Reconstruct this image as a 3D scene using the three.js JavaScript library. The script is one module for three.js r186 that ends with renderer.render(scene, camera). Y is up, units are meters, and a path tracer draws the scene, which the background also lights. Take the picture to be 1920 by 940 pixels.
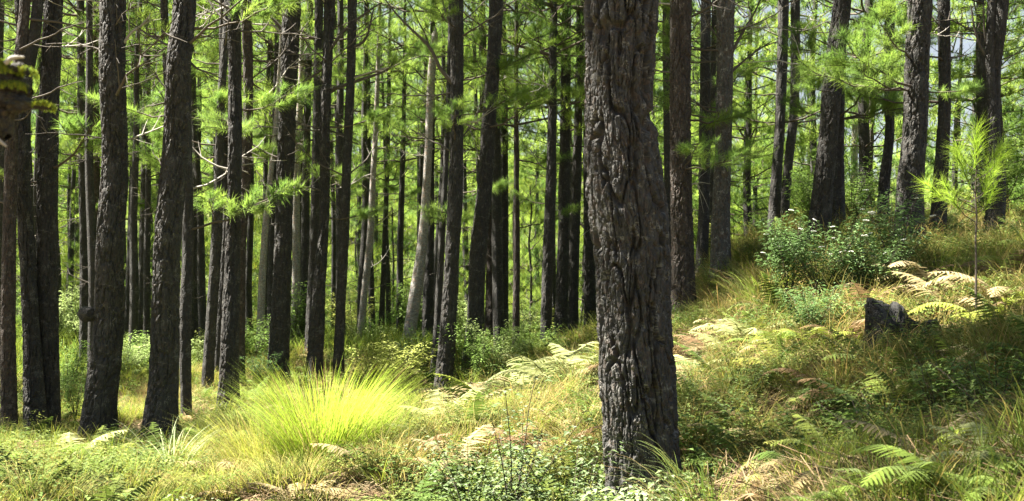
import * as THREE from 'three';

// ------------------------------------------------------------------ camera, sky, sun, exposure
const F = 2059, HORIZON = 590, EYE = 1.5;                       // focal length and horizon row at 1920 x 940
const scene = new THREE.Scene();
const camera = new THREE.PerspectiveCamera(2 * Math.atan(470 / F) * 180 / Math.PI, 1920 / 940, 0.1, 4000);
camera.position.set(0, EYE, 0);
camera.lookAt(0, EYE, -10);
camera.setViewOffset(1920, 940, 0, 470 - HORIZON, 1920, 940);
camera.focus = 11;
camera.userData.fStop = 5.6;

const SUN = new THREE.Vector3(-0.5, 0.84, -0.1).normalize();
{
  const W = 256, H = 128, data = new Float32Array(W * H * 4);
  for (let j = 0; j < H; j++) for (let i = 0; i < W; i++) {
    const el = ((j + 0.5) / H - 0.5) * Math.PI, up = Math.max(0, Math.sin(el)), k = Math.pow(up, 0.5);
    const o = (j * W + i) * 4;
    data[o] = 0.14 - 0.12 * k; data[o + 1] = 0.147 - 0.111 * k; data[o + 2] = 0.153 - 0.093 * k; data[o + 3] = 1;
  }
  const sky = new THREE.DataTexture(data, W, H, THREE.RGBAFormat, THREE.FloatType);
  sky.mapping = THREE.EquirectangularReflectionMapping; sky.magFilter = THREE.LinearFilter; sky.needsUpdate = true;
  scene.background = sky; scene.environment = sky;
}
const sun = new THREE.DirectionalLight(new THREE.Color(1, 0.93, 0.8), 5);
sun.position.copy(SUN).multiplyScalar(80).add(new THREE.Vector3(0, 0, -20)); sun.target.position.set(0, 0, -20);
sun.castShadow = true; sun.shadow.radius = 1;
Object.assign(sun.shadow.camera, { left: -70, right: 70, top: 70, bottom: -70, near: 1, far: 250 });
sun.shadow.mapSize.set(4096, 4096);
scene.add(sun, sun.target);
const renderer = new THREE.WebGLRenderer({ antialias: true });
renderer.toneMapping = THREE.LinearToneMapping;
renderer.toneMappingExposure = 8;
renderer.shadowMap.enabled = true;

// ------------------------------------------------------------------ helpers
function rng(seed) { let s = seed | 0; return () => { s = (s + 0x6d2b79f5) | 0; let t = Math.imul(s ^ (s >>> 15), 1 | s); t = (t + Math.imul(t ^ (t >>> 7), 61 | t)) ^ t; return ((t ^ (t >>> 14)) >>> 0) / 4294967296; }; }
const lerp = (a, b, t) => a + (b - a) * t, clamp = (x, a = 0, b = 1) => Math.min(b, Math.max(a, x));
const sstep = (a, b, x) => { const t = clamp((x - a) / (b - a)); return t * t * (3 - 2 * t); };
function hash(x, y, z = 0) { let h = Math.imul(x | 0, 374761393) ^ Math.imul(y | 0, 668265263) ^ Math.imul(z | 0, 1274126177); h = Math.imul(h ^ (h >>> 13), 1274126177); return ((h ^ (h >>> 16)) >>> 0) / 4294967296; }
function vnoise(x, y, seed = 0, px = 0) {                       // value noise, optional period in x
  const x0 = Math.floor(x), y0 = Math.floor(y), fx = x - x0, fy = y - y0, w = (a) => (px ? ((a % px) + px) % px : a);
  const u = fx * fx * (3 - 2 * fx), v = fy * fy * (3 - 2 * fy), a = w(x0), b = w(x0 + 1);
  return lerp(lerp(hash(a, y0, seed), hash(b, y0, seed), u), lerp(hash(a, y0 + 1, seed), hash(b, y0 + 1, seed), u), v);
}
function fbm(x, y, seed = 0, oct = 4, px = 0) { let s = 0, a = 0.5, t = 0; for (let i = 0; i < oct; i++) { s += a * vnoise(x, y, seed + i, px); t += a; a *= 0.5; x *= 2; y *= 2; px *= 2; } return s / t; }
function worley(x, y, seed, px, py = 0) {                       // [F1, F2, id], periodic in x (and y)
  const cx = Math.floor(x), cy = Math.floor(y); let f1 = 9, f2 = 9, id = 0;
  for (let j = -1; j <= 1; j++) for (let i = -1; i <= 1; i++) {
    const gx = cx + i, gy = cy + j, hx = px ? ((gx % px) + px) % px : gx, hy = py ? ((gy % py) + py) % py : gy;
    const dx = gx + 0.08 + 0.84 * hash(hx, hy, seed) - x, dy = gy + 0.08 + 0.84 * hash(hx, hy, seed + 7) - y, d = Math.sqrt(dx * dx + dy * dy);
    if (d < f1) { f2 = f1; f1 = d; id = hash(hx, hy, seed + 13); } else if (d < f2) f2 = d;
  }
  return [f1, f2, id];
}
const at = (px, py, d) => new THREE.Vector3((px - 960) / F * d, EYE - (py - HORIZON) / F * d, -d);
const taken = {};
function numbered(name) { const n = taken[name] = (taken[name] ?? -1) + 1; return n ? name + '_' + String(n).padStart(3, '0') : name; }
function tag(o, label, category, group, kind) { o.userData = { label, category }; if (group) o.userData.group = group; if (kind) o.userData.kind = kind; return o; }
function shadowed(o) { o.castShadow = true; o.receiveShadow = true; return o; }
function part(name, geometry, material, parent, kind) { const m = shadowed(new THREE.Mesh(geometry, material)); m.name = name; if (kind) m.userData.kind = kind; parent.add(m); return m; }
function thing(name, label, category, position, group) { const g = new THREE.Group(); g.name = numbered(name); if (position) g.position.copy(position); tag(g, label, category, group); scene.add(g); return g; }

class GB {                                                       // geometry builder: positions, colours, uv, triangles
  constructor() { this.p = []; this.c = []; this.t = []; this.i = []; }
  v(x, y, z, c, u = 0, w = 0) { this.p.push(x, y, z); if (c) this.c.push(c[0], c[1], c[2]); this.t.push(u, w); return this.p.length / 3 - 1; }
  tri(a, b, c) { this.i.push(a, b, c); }
  tube(pts, radii, sides, c, uTile = 0.5) {                      // pts: Vector3[]
    const n = pts.length, T = new THREE.Vector3(), N = new THREE.Vector3(), B = new THREE.Vector3(); let len = 0, prev = -1;
    N.set(0.31, 0.2, 0.93);
    for (let k = 0; k < n; k++) {
      T.copy(pts[Math.min(n - 1, k + 1)]).sub(pts[Math.max(0, k - 1)]).normalize();
      N.addScaledVector(T, -N.dot(T)); if (N.lengthSq() < 1e-6) N.set(T.y, -T.x, 0.01); N.normalize(); B.crossVectors(T, N);
      if (k) len += pts[k].distanceTo(pts[k - 1]);
      const row = this.p.length / 3;
      for (let s = 0; s <= sides; s++) {
        const a = s / sides * 2 * Math.PI, ca = Math.cos(a) * radii[k], sa = Math.sin(a) * radii[k];
        this.v(pts[k].x + N.x * ca + B.x * sa, pts[k].y + N.y * ca + B.y * sa, pts[k].z + N.z * ca + B.z * sa, c, s / sides * Math.max(1, Math.round(6.28 * radii[0] / uTile)) * uTile, len);
      }
      if (prev >= 0) for (let s = 0; s < sides; s++) { this.tri(prev + s, prev + s + 1, row + s); this.tri(prev + s + 1, row + s + 1, row + s); }
      prev = row;
    }
    return this;
  }
  blade(pts, widths, side, c) {                                  // ribbon along pts
    let prev = -1; const n = pts.length;
    for (let k = 0; k < n; k++) {
      const w = widths[k] / 2, q = pts[k];
      if (k === n - 1) { const a = this.v(q.x, q.y, q.z, c); this.tri(prev, prev + 1, a); return; }
      const a = this.v(q.x - side.x * w, q.y - side.y * w, q.z - side.z * w, c); this.v(q.x + side.x * w, q.y + side.y * w, q.z + side.z * w, c);
      if (prev >= 0) { this.tri(prev, prev + 1, a); this.tri(prev + 1, a + 1, a); }
      prev = a;
    }
  }
  build(normals = true) {
    const g = new THREE.BufferGeometry();
    g.setAttribute('position', new THREE.Float32BufferAttribute(this.p, 3));
    g.setAttribute('uv', new THREE.Float32BufferAttribute(this.t, 2));
    if (this.c.length === this.p.length) g.setAttribute('color', new THREE.Float32BufferAttribute(this.c, 3));
    g.setIndex(this.i); if (normals) g.computeVertexNormals();
    return g;
  }
}
const V = (x, y, z) => new THREE.Vector3(x, y, z);

// ------------------------------------------------------------------ textures and materials
function dataTexture(W, H, fn, srgb) {
  const d = new Uint8Array(W * H * 4);
  for (let j = 0; j < H; j++) for (let i = 0; i < W; i++) { const c = fn(i / W, j / H), o = (j * W + i) * 4; for (let k = 0; k < 3; k++) d[o + k] = clamp(c[k]) * 255; d[o + 3] = 255; }
  const t = new THREE.DataTexture(d, W, H); t.wrapS = t.wrapT = THREE.RepeatWrapping; t.magFilter = THREE.LinearFilter; t.minFilter = THREE.LinearMipmapLinearFilter; t.generateMipmaps = true;
  if (srgb) t.colorSpace = THREE.SRGBColorSpace; t.needsUpdate = true; return t;
}
const srgb = (x) => Math.pow(x, 1 / 2.2);
function periodic(u, v, fx, fy, seed, oct) { return fbm(u * fx, v * fy, seed, oct, fx); }
// bark: flaky plates, 0.5 m round by 1 m high
const crack = (u, v, n, m, seed, w) => sstep(0, w, Math.abs(periodic(u, v, n, m, seed, 3) - 0.5));
const barkBump = dataTexture(512, 1024, (u, v) => {
  const w1 = (periodic(u, v, 6, 5, 3, 3) - 0.5) * 0.9, yy = v * 9;
  const [a1, a2] = worley(u * 9 + w1, yy, 21, 9, 9), [b1, b2] = worley(u * 24 + w1 * 2, v * 34, 33, 24, 34);
  const big = Math.min(crack(u, v, 7, 4, 61, 0.07), crack(u, v, 9, 5, 67, 0.06)), fine = sstep(0.0, 0.3, b2 - b1), g = periodic(u, v, 64, 96, 9, 3);
  const h = 0.55 * big + 0.27 * fine * big + 0.18 * g; return [h, h, h];
});
function barkColor(base, lichen, amount, seed) {
  return dataTexture(512, 1024, (u, v) => {
    const w1 = (periodic(u, v, 6, 5, 3, 3) - 0.5) * 0.9, [, , id] = worley(u * 24 + w1 * 2, v * 34, 33, 24, 34);
    const g = 0.72 + 0.4 * periodic(u, v, 40, 60, seed, 4) + 0.7 * (id - 0.5), patch = sstep(0.56, 0.74, periodic(u, v, 10, 16, seed + 5, 4)) * sstep(0.4, 0.62, periodic(u, v, 70, 120, seed + 9, 2)) * amount;
    const rust = sstep(0.62, 0.9, hash(Math.floor(id * 9999), seed)) * 0.7, ru = [1.5, 1.05, 0.8];
    return [0, 1, 2].map((k) => srgb(lerp(base[k] * g * lerp(1, ru[k], rust), lichen[k] * (0.8 + 0.4 * g), patch)));
  }, true);
}
const mk = (o) => new THREE.MeshStandardMaterial({ roughness: 0.92, metalness: 0, ...o });
function barkMat(base, lichen, amount, seed, bump = 0.016) {
  const m = mk({ map: barkColor(base, lichen, amount, seed), bumpMap: barkBump, bumpScale: bump, roughness: 0.8 });
  for (const t of ['map', 'bumpMap']) { m[t] = m[t].clone(); m[t].repeat.set(2, 1); m[t].needsUpdate = true; }
  return m;
}
const M = {
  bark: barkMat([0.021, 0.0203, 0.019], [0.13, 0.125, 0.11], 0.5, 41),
  barkRed: barkMat([0.034, 0.025, 0.02], [0.12, 0.1, 0.085], 0.7, 57),
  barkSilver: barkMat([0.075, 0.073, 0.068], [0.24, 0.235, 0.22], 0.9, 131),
  barkBig: barkMat([0.034, 0.033, 0.0315], [0.15, 0.145, 0.13], 0.7, 77, 0.01),
  snag: barkMat([0.2, 0.195, 0.185], [0.34, 0.33, 0.31], 0.6, 91, 0.005),
  deadwood: mk({ color: new THREE.Color(0.075, 0.064, 0.054) }),
  palewood: mk({ color: new THREE.Color(0.3, 0.28, 0.25) }),
  limb: mk({ color: new THREE.Color(0.07, 0.055, 0.042) }),
};
const leafy = (color, t = 0.45, extra = {}) => new THREE.MeshPhysicalMaterial({ color: new THREE.Color(...color), roughness: 1, metalness: 0, transmission: t, thickness: 0, side: THREE.DoubleSide, vertexColors: true, specularIntensity: 0.25, ...extra });
M.needle = leafy([1, 1, 1], 0.5);
M.grass = leafy([1, 1, 1], 0.4);
M.fern = leafy([1, 1, 1], 0.4);
M.leaf = leafy([1, 1, 1], 0.35);
M.leafGloss = leafy([1, 1, 1], 0.2, { specularIntensity: 1, clearcoat: 0.35, clearcoatRoughness: 0.3 });
M.petal = leafy([0.8, 0.8, 0.76], 0.3, { vertexColors: false });
M.moss = leafy([1, 1, 1], 0.3);

// ------------------------------------------------------------------ the trees of the photograph: distance, [column, row, width in px] from the base up
const PINES = [
  [14.5, [[17, 800, 31], [18, 600, 28], [20, 400, 25], [28, 200, 22], [42, 0, 20]], 'slim reddish-barked pine at the very left edge of the photo', { mat: 'barkRed' }],
  [15, [[68, 808, 44], [54, 600, 31], [46, 470, 29], [44, 300, 28], [46, 120, 27], [42, 0, 22]], 'dark pine near the left edge whose trunk forks high up', { fork: [[50, 150, 24], [64, 70, 22], [71, 0, 20]] }],
  [15.3, [[92, 800, 42], [92, 640, 40], [90, 470, 40], [93, 300, 38], [97, 100, 36], [100, 0, 35]], 'straight dark pine grown against the forked pine at left'],
  [13.8, [[182, 818, 68], [190, 730, 63], [200, 600, 58], [206, 470, 52], [213, 300, 51], [212, 150, 50], [208, 0, 50]], 'stout ridged pine with a knot bulging from its lower trunk', { knot: [158, 590] }],
  [28, [[158, 690, 20], [155, 470, 17], [153, 250, 15], [150, 0, 14]], 'thin dark pine just left of the knotted pine, farther back'],
  [30, [[178, 670, 20], [180, 470, 18], [178, 240, 17], [180, 0, 14]], 'thin pine half hidden behind the knotted pine'],
  [34, [[238, 650, 18], [246, 470, 15], [250, 300, 13], [252, 0, 10]], 'thin pine just right of the knotted pine, farther back'],
  [32, [[262, 660, 22], [268, 500, 20], [272, 300, 16], [278, 0, 12]], 'slender pine far back between the knotted and the leaning stout pine'],
  [13.6, [[298, 805, 63], [303, 700, 57], [312, 470, 52], [330, 250, 52], [338, 120, 46], [346, 0, 44]], 'stout dark pine leaning right, with pale grass at its foot'],
  [24, [[318, 700, 20], [314, 470, 18], [319, 250, 17], [313, 150, 16], [308, 0, 15]], 'thin pine peeping out left of the stout leaning pine'],
  [17.2, [[349, 768, 20], [347, 600, 24], [350, 470, 22], [350, 300, 20], [346, 150, 18], [348, 0, 16]], 'slim pine close behind the right side of the stout leaning pine'],
  [20, [[388, 716, 22], [396, 600, 22], [404, 470, 22], [410, 300, 18], [415, 200, 16], [425, 0, 14]], 'slim pine leaning right, left of the twin trunks'],
  [21, [[408, 700, 20], [416, 560, 18], [422, 400, 16], [420, 250, 15], [418, 0, 13]], 'thin pine tucked behind the left side of the twin trunks'],
  [17.5, [[428, 758, 38], [432, 640, 36], [434, 470, 30], [441, 300, 26], [438, 120, 26], [438, 0, 24]], 'front pine of the twin trunks left of the bright tussock'],
  [20.5, [[447, 700, 24], [452, 470, 22], [462, 300, 20], [463, 120, 20], [462, 0, 20]], 'rear pine of the twin trunks left of the bright tussock'],
  [26, [[487, 680, 17], [490, 560, 15], [498, 420, 13], [508, 330, 11], [520, 200, 10], [528, 60, 8]], 'pale grey slanting trunk left of the speckled pine', { mat: 'snag', noCrown: true }],
  [27, [[508, 680, 18], [508, 470, 16], [515, 260, 13], [520, 0, 10]], 'thin dark pine touching the left side of the speckled pine'],
  [21, [[521, 712, 40], [524, 640, 40], [530, 470, 34], [534, 300, 34], [542, 150, 34], [547, 0, 36]], 'speckled straight pine rising behind the bright grass tussock'],
  [30, [[550, 680, 16], [556, 520, 16], [556, 330, 15], [565, 150, 12], [568, 60, 8]], 'pale grey standing dead trunk right of the speckled pine', { mat: 'snag', noCrown: true }],
  [29, [[568, 645, 18], [572, 500, 17], [574, 330, 15], [582, 0, 12]], 'dark straight pine right of the pale dead trunk, farther back'],
  [24, [[582, 660, 22], [588, 470, 19], [592, 300, 17], [597, 0, 17]], 'left and rear pine of the close pair behind the tussock'],
  [20.8, [[588, 718, 34], [592, 640, 32], [600, 520, 24], [607, 400, 20], [610, 250, 20], [614, 120, 20], [617, 0, 22]], 'right and front pine of the close pair behind the tussock'],
  [20.8, [[634, 714, 22], [637, 600, 20], [643, 470, 20], [651, 300, 18], [657, 150, 18], [660, 0, 18]], 'slim pine leaning right behind the right end of the tussock'],
  [29, [[670, 680, 13], [682, 560, 14], [695, 440, 14], [700, 330, 12], [704, 240, 10], [708, 120, 8], [712, 10, 6]], 'pale grey slender trunk leaning right in the sunlit middle distance', { mat: 'snag', noCrown: true }],
  [36, [[698, 640, 13], [695, 520, 12], [692, 300, 9], [690, 100, 7]], 'very thin pine behind the pale leaning trunk'],
  [36, [[714, 650, 12], [720, 470, 10], [726, 300, 9], [730, 100, 7]], 'very thin pine just right of the pale leaning trunk'],
  [33, [[749, 640, 13], [750, 470, 13], [754, 330, 11], [757, 200, 8]], 'thin black pine alone in the bright gap left of the grey snag'],
  [26, [[763, 660, 25], [778, 560, 26], [790, 470, 20], [797, 390, 18], [803, 290, 16], [808, 150, 16], [815, 70, 13]], 'tall grey dead snag slanting in the middle of the photo', { mat: 'snag', noCrown: true, branches: 5 }],
  [28, [[803, 650, 23], [803, 560, 22], [806, 470, 17], [808, 300, 13], [812, 0, 10]], 'dark grey trunk right behind the slanting dead snag'],
  [21, [[814, 700, 16], [820, 600, 14], [828, 450, 14], [836, 300, 12], [842, 150, 11], [845, 0, 10]], 'thin dark pine along the left side of the scarred pine'],
  [19, [[830, 728, 33], [838, 640, 34], [846, 500, 28], [853, 380, 30], [856, 250, 26], [857, 120, 25], [857, 0, 25]], 'tall scarred pine with a long dead bough curving up left'],
  [20.5, [[880, 698, 30], [890, 600, 32], [896, 480, 34], [908, 360, 30], [915, 250, 28], [925, 120, 26], [930, 0, 28]], 'dark pine leaning right, next to the scarred pine'],
  [28, [[918, 650, 26], [922, 560, 24], [920, 450, 20], [910, 300, 16], [905, 100, 15], [903, 0, 14]], 'reddish pine behind the pine leaning next to the scarred one', { mat: 'barkRed' }],
  [31, [[932, 650, 10], [933, 480, 10], [934, 350, 9], [938, 200, 8]], 'very thin pale trunk between the reddish pine and a dark pine', { mat: 'snag', noCrown: true }],
  [29, [[942, 648, 22], [945, 470, 18], [945, 300, 16], [944, 130, 15], [942, 0, 13]], 'straight dark pine in the middle, right of the very thin pale trunk'],
  [25, [[967, 672, 14], [968, 560, 14], [969, 450, 13], [968, 300, 10], [968, 100, 8]], 'thin red-brown pine alone, just right of the centre', { mat: 'barkRed' }],
  [24.5, [[1023, 676, 23], [1025, 560, 22], [1030, 420, 22], [1035, 250, 18], [1037, 80, 15], [1040, 0, 13]], 'first of four slim pines left of the huge trunk'],
  [26, [[1050, 668, 28], [1054, 540, 24], [1058, 400, 22], [1060, 200, 20], [1062, 0, 18]], 'second of four slim pines left of the huge trunk'],
  [27, [[1074, 660, 22], [1076, 520, 20], [1080, 380, 20], [1085, 200, 16], [1088, 0, 15]], 'third of four slim pines left of the huge trunk'],
  [29, [[1106, 650, 26], [1106, 520, 24], [1104, 400, 22], [1102, 0, 18]], 'last of four slim pines, touching the left edge of the huge trunk'],
  [20, [[1257, 560, 18], [1252, 300, 17], [1250, 0, 16]], 'thin dark pine squeezed just right of the huge trunk', { free: 1 }],
  [17, [[1282, 590, 46], [1281, 470, 46], [1277, 300, 42], [1277, 150, 42], [1278, 0, 42]], 'thick dark pine directly right of the huge trunk'],
  [21, [[1316, 505, 22], [1320, 400, 22], [1322, 250, 22], [1322, 100, 20], [1324, 0, 20]], 'slim pine between the thick dark pine and the silver-flecked pine'],
  [25, [[1333, 500, 14], [1335, 300, 12], [1339, 0, 11]], 'thin pine almost hidden behind the silver-flecked pine', { free: 1 }],
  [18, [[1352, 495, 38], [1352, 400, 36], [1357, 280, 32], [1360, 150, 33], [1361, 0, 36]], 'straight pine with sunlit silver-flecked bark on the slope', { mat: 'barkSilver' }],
  [22, [[1450, 440, 24], [1455, 350, 22], [1462, 250, 20], [1468, 120, 21], [1470, 0, 21]], 'left pine of the leaning pair on the slope'],
  [23.5, [[1468, 420, 18], [1478, 300, 18], [1490, 200, 18], [1492, 0, 18]], 'right pine of the leaning pair on the slope'],
  [17.5, [[1535, 435, 42], [1543, 340, 40], [1552, 250, 38], [1560, 150, 38], [1573, 60, 36], [1580, 0, 35]], 'thick pine leaning strongly right behind the white flowers'],
  [19.5, [[1570, 445, 32], [1571, 350, 30], [1572, 240, 26], [1580, 0, 20]], 'pine standing right behind the strongly leaning one'],
  [33, [[1597, 440, 16], [1602, 350, 14], [1604, 250, 13], [1606, 180, 9]], 'pale grey forked trunk beyond the crest, right of the leaning pine', { free: 1, mat: 'snag', noCrown: true, branches: 4 }],
  [35, [[1626, 430, 13], [1632, 300, 11], [1636, 150, 8]], 'thin trunk beyond the crest, left of the crooked pine', { free: 1, noCrown: true }],
  [20, [[1655, 440, 26], [1660, 350, 22], [1667, 250, 18], [1668, 150, 18], [1670, 70, 20], [1669, 0, 20]], 'crooked slim pine with boughs spread in a V, left of the thick one', { vee: 1 }],
  [15.5, [[1706, 455, 57], [1710, 350, 52], [1718, 250, 48], [1722, 120, 46], [1726, 0, 46]], 'thickest dark pine on the crest of the right slope'],
  [17.5, [[1756, 465, 32], [1762, 350, 28], [1768, 200, 24], [1773, 0, 24]], 'slim pine just right of the thickest one on the crest'],
  [30, [[1789, 440, 12], [1791, 380, 11], [1795, 200, 9]], 'thin distant trunk beyond the crest, left of the young pine', { free: 1, noCrown: true }],
  [17, [[1862, 450, 36], [1868, 350, 34], [1862, 240, 32], [1868, 130, 28], [1872, 60, 28], [1878, 0, 30]], 'crooked double-stemmed pine near the right edge behind the young pine', { fork: [[1858, 220, 20], [1856, 110, 18], [1861, 0, 16]] }],
];
const BIG = [7, [[1210, 985, 158], [1208, 940, 146], [1203, 850, 145], [1195, 720, 148], [1187, 560, 138], [1185, 470, 139], [1175, 380, 146], [1169, 300, 137], [1161, 190, 121], [1163, 100, 128], [1165, 0, 136]]];

// ------------------------------------------------------------------ terrain: a smooth surface through the feet of the trees and the slope
const ctrl = [];
for (const [d, path, , o] of PINES) if (!o?.free) { const q = at(path[0][0], path[0][1], d); ctrl.push([q.x, d, q.y - 0.16]); }
for (const [px, py, d] of [[1210, 1010, 7], [1130, 1010, 7], [1290, 985, 7], [1180, 1130, 5.6], [1320, 1090, 5.4], [1050, 1080, 6], [1920, 960, 4.2], [1600, 930, 5], [1600, 720, 8], [1600, 580, 11], [1620, 480, 14], [1900, 740, 6.5], [1900, 580, 9], [1900, 470, 13], [1350, 870, 6.5], [1350, 680, 10], [1350, 570, 14],
  [0, 930, 8.5], [500, 935, 8.5], [900, 930, 7.5], [0, 820, 12.8], [600, 815, 13], [900, 800, 11], [1000, 730, 17], [1040, 800, 10.5], [700, 645, 40], [200, 645, 45], [1000, 645, 40], [1700, 640, 9.5], [1480, 640, 10]]) { const q = at(px, py, d); ctrl.push([q.x, d, q.y - 0.2]); }
ctrl.push([0, 0, 0], [-4, 1, 0], [4, 1, 0.35], [-12, 8, 0], [-20, 20, 0], [-25, 40, 0.5], [10, 7, 2.6], [16, 14, 4], [14, 24, 3.2], [16, 34, 1.6], [22, 42, -1], [10, 36, 1.2], [-10, -8, 0], [10, -8, 1]);
const tps = (() => {
  const n = ctrl.length, m = n + 3, A = [], U = (r2) => (r2 < 1e-9 ? 0 : 0.5 * r2 * Math.log(r2));
  for (let i = 0; i < m; i++) A.push(new Float64Array(m + 1));
  for (let i = 0; i < n; i++) {
    const [x, y, h] = ctrl[i];
    for (let j = 0; j < n; j++) A[i][j] = U((x - ctrl[j][0]) ** 2 + (y - ctrl[j][1]) ** 2) + (i === j ? 0.5 : 0);
    A[i][n] = A[n][i] = 1; A[i][n + 1] = A[n + 1][i] = x; A[i][n + 2] = A[n + 2][i] = y; A[i][m] = h;
  }
  for (let c = 0; c < m; c++) {
    let p = c; for (let r = c + 1; r < m; r++) if (Math.abs(A[r][c]) > Math.abs(A[p][c])) p = r;
    [A[c], A[p]] = [A[p], A[c]];
    for (let r = 0; r < m; r++) if (r !== c && A[r][c]) { const k = A[r][c] / A[c][c]; for (let q = c; q <= m; q++) A[r][q] -= k * A[c][q]; }
  }
  const w = A.map((row, i) => row[m] / row[i]);
  return (x, d) => { let s = w[n] + w[n + 1] * x + w[n + 2] * d; for (let i = 0; i < n; i++) s += w[i] * U((x - ctrl[i][0]) ** 2 + (d - ctrl[i][1]) ** 2); return s; };
})();
function farGround(x, d) {
  const a = x / Math.max(Math.abs(d), 25), w = sstep(0.16, 0.34, a);
  const left = 0.4 + (d > 50 ? 62 * (1 - Math.exp(-0.27 * (d - 50) / 62)) : 0);
  const right = -1 - 20 * sstep(35, 160, d) + 150 * sstep(350, 1100, d) * (0.7 + 0.5 * vnoise(x / 300, 3, 5));
  return lerp(left, right, w) + (fbm(x / 14, d / 14, 71) - 0.5) * 1.2 * sstep(50, 80, d);
}
function groundY(x, d) {
  const r = Math.hypot(x * 1.15, d - 18), t = sstep(24, 38, r);
  let y = t < 1 ? tps(x, d) + (fbm(x / 1.5, d / 1.5, 61, 3) - 0.5) * 0.46 + (fbm(x / 0.5, d / 0.5, 67, 2) - 0.5) * 0.12 : 0;
  return t > 0 ? lerp(y, farGround(x, d), t) : y;
}
{
  const NX = 240, ND = 260, g = new GB(), W = (s) => Math.sign(s) * (Math.abs(s) * 14 + 1500 * Math.pow(Math.abs(s), 6) + 40 * s * s);
  const D = (s) => -60 + s * 30 + (s > 0 ? 0 : 0);
  const ds = []; { let d = -400; while (d < 1800) { ds.push(d); d += d < -10 ? Math.max(1.5, (-10 - d) * 0.18) : d < 16 ? 0.16 : d < 50 ? 0.5 : Math.max(1.2, (d - 50) * 0.08); } }
  const xs = []; for (let i = 0; i <= NX; i++) xs.push(W(i / NX * 2 - 1));
  for (const d of ds) for (const x of xs) {
    const n = fbm(x * 0.7, d * 0.7, 81, 4), n2 = fbm(x * 3, d * 3, 85, 3), k = sstep(0.35, 0.65, n), far = sstep(24, 45, d);
    const brown = [0.11, 0.07, 0.036], straw = [0.19, 0.14, 0.06], green = [0.07, 0.11, 0.025];
    const c = [0, 1, 2].map((q) => lerp(lerp(brown[q], straw[q], k), green[q], clamp(sstep(0.5, 0.7, n2) * 0.6 + far * 0.75)) * (0.75 + 0.5 * n2));
    g.v(x, groundY(x, d), -d, c, x / 2, d / 2);
  }
  for (let j = 0; j + 1 < ds.length; j++) for (let i = 0; i < NX; i++) { const a = j * (NX + 1) + i, b = a + NX + 1; g.tri(a, a + 1, b); g.tri(a + 1, b + 1, b); }
  const litter = dataTexture(512, 512, (u, v) => { const n = 0.45 + 0.75 * periodic(u, v, 60, 60, 5, 3) * (0.5 + periodic(u, v, 16, 16, 8, 3)); return [srgb(clamp(n)), srgb(clamp(n * 0.96)), srgb(clamp(n * 0.88))]; }, true);
  const litterBump = dataTexture(512, 512, (u, v) => { const n = periodic(u, v, 80, 80, 15, 3); return [n, n, n]; });
  const m = shadowed(new THREE.Mesh(g.build(), mk({ map: litter, bumpMap: litterBump, bumpScale: 0.03, vertexColors: true, roughness: 1 })));
  m.name = 'ground'; m.userData = { kind: 'structure', label: 'forest floor of needle litter rising to a slope', category: 'ground' }; scene.add(m);
}

// ------------------------------------------------------------------ pine crowns (a few shared shapes)
const FRESH = [0.32, 0.43, 0.075], MID = [0.16, 0.27, 0.05], DARK = [0.05, 0.1, 0.03];
const mix3 = (a, b, t) => [lerp(a[0], b[0], t), lerp(a[1], b[1], t), lerp(a[2], b[2], t)];
function foliageColor(R, t = R()) { const c = t < 0.5 ? mix3(DARK, MID, t * 2) : mix3(MID, FRESH, t * 2 - 1), k = 0.85 + 0.3 * R(); return [c[0] * k, c[1] * k, c[2] * k]; }
function tuft(g, R, o, dir, len, n, w, c) {                       // a brush of long needles
  const a = V(0, 0, 0), b = V(0, 0, 0), q = V(0, 0, 0);
  a.set(R() - 0.5, R() - 0.5, R() - 0.5).cross(dir).normalize(); b.crossVectors(dir, a);
  for (let k = 0; k < n; k++) {
    const ph = R() * 6.283, sp = 0.35 + 0.95 * R(), ca = Math.cos(ph) * Math.sin(sp), sa = Math.sin(ph) * Math.sin(sp), cd = Math.cos(sp), L = len * (0.75 + 0.5 * R());
    q.set(dir.x * cd + a.x * ca + b.x * sa, dir.y * cd + a.y * ca + b.y * sa - 0.12, dir.z * cd + a.z * ca + b.z * sa);
    const sx = -q.z + 0.2 * (R() - 0.5), sz = q.x, sy = 0.6 * (R() - 0.5), sl = w / 2 / Math.max(0.3, Math.hypot(sx, sy, sz)), off = (R() - 0.6) * 0.12;
    const ox = o.x + dir.x * off, oy = o.y + dir.y * off, oz = o.z + dir.z * off, t = 0.88 + 0.24 * R(), cc = [c[0] * t, c[1] * t, c[2] * t];
    const i = g.v(ox - sx * sl, oy - sy * sl, oz - sz * sl, cc); g.v(ox + sx * sl, oy + sy * sl, oz + sz * sl, cc); g.v(ox + q.x * L, oy + q.y * L, oz + q.z * L, cc); g.tri(i, i + 1, i + 2);
  }
}
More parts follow.
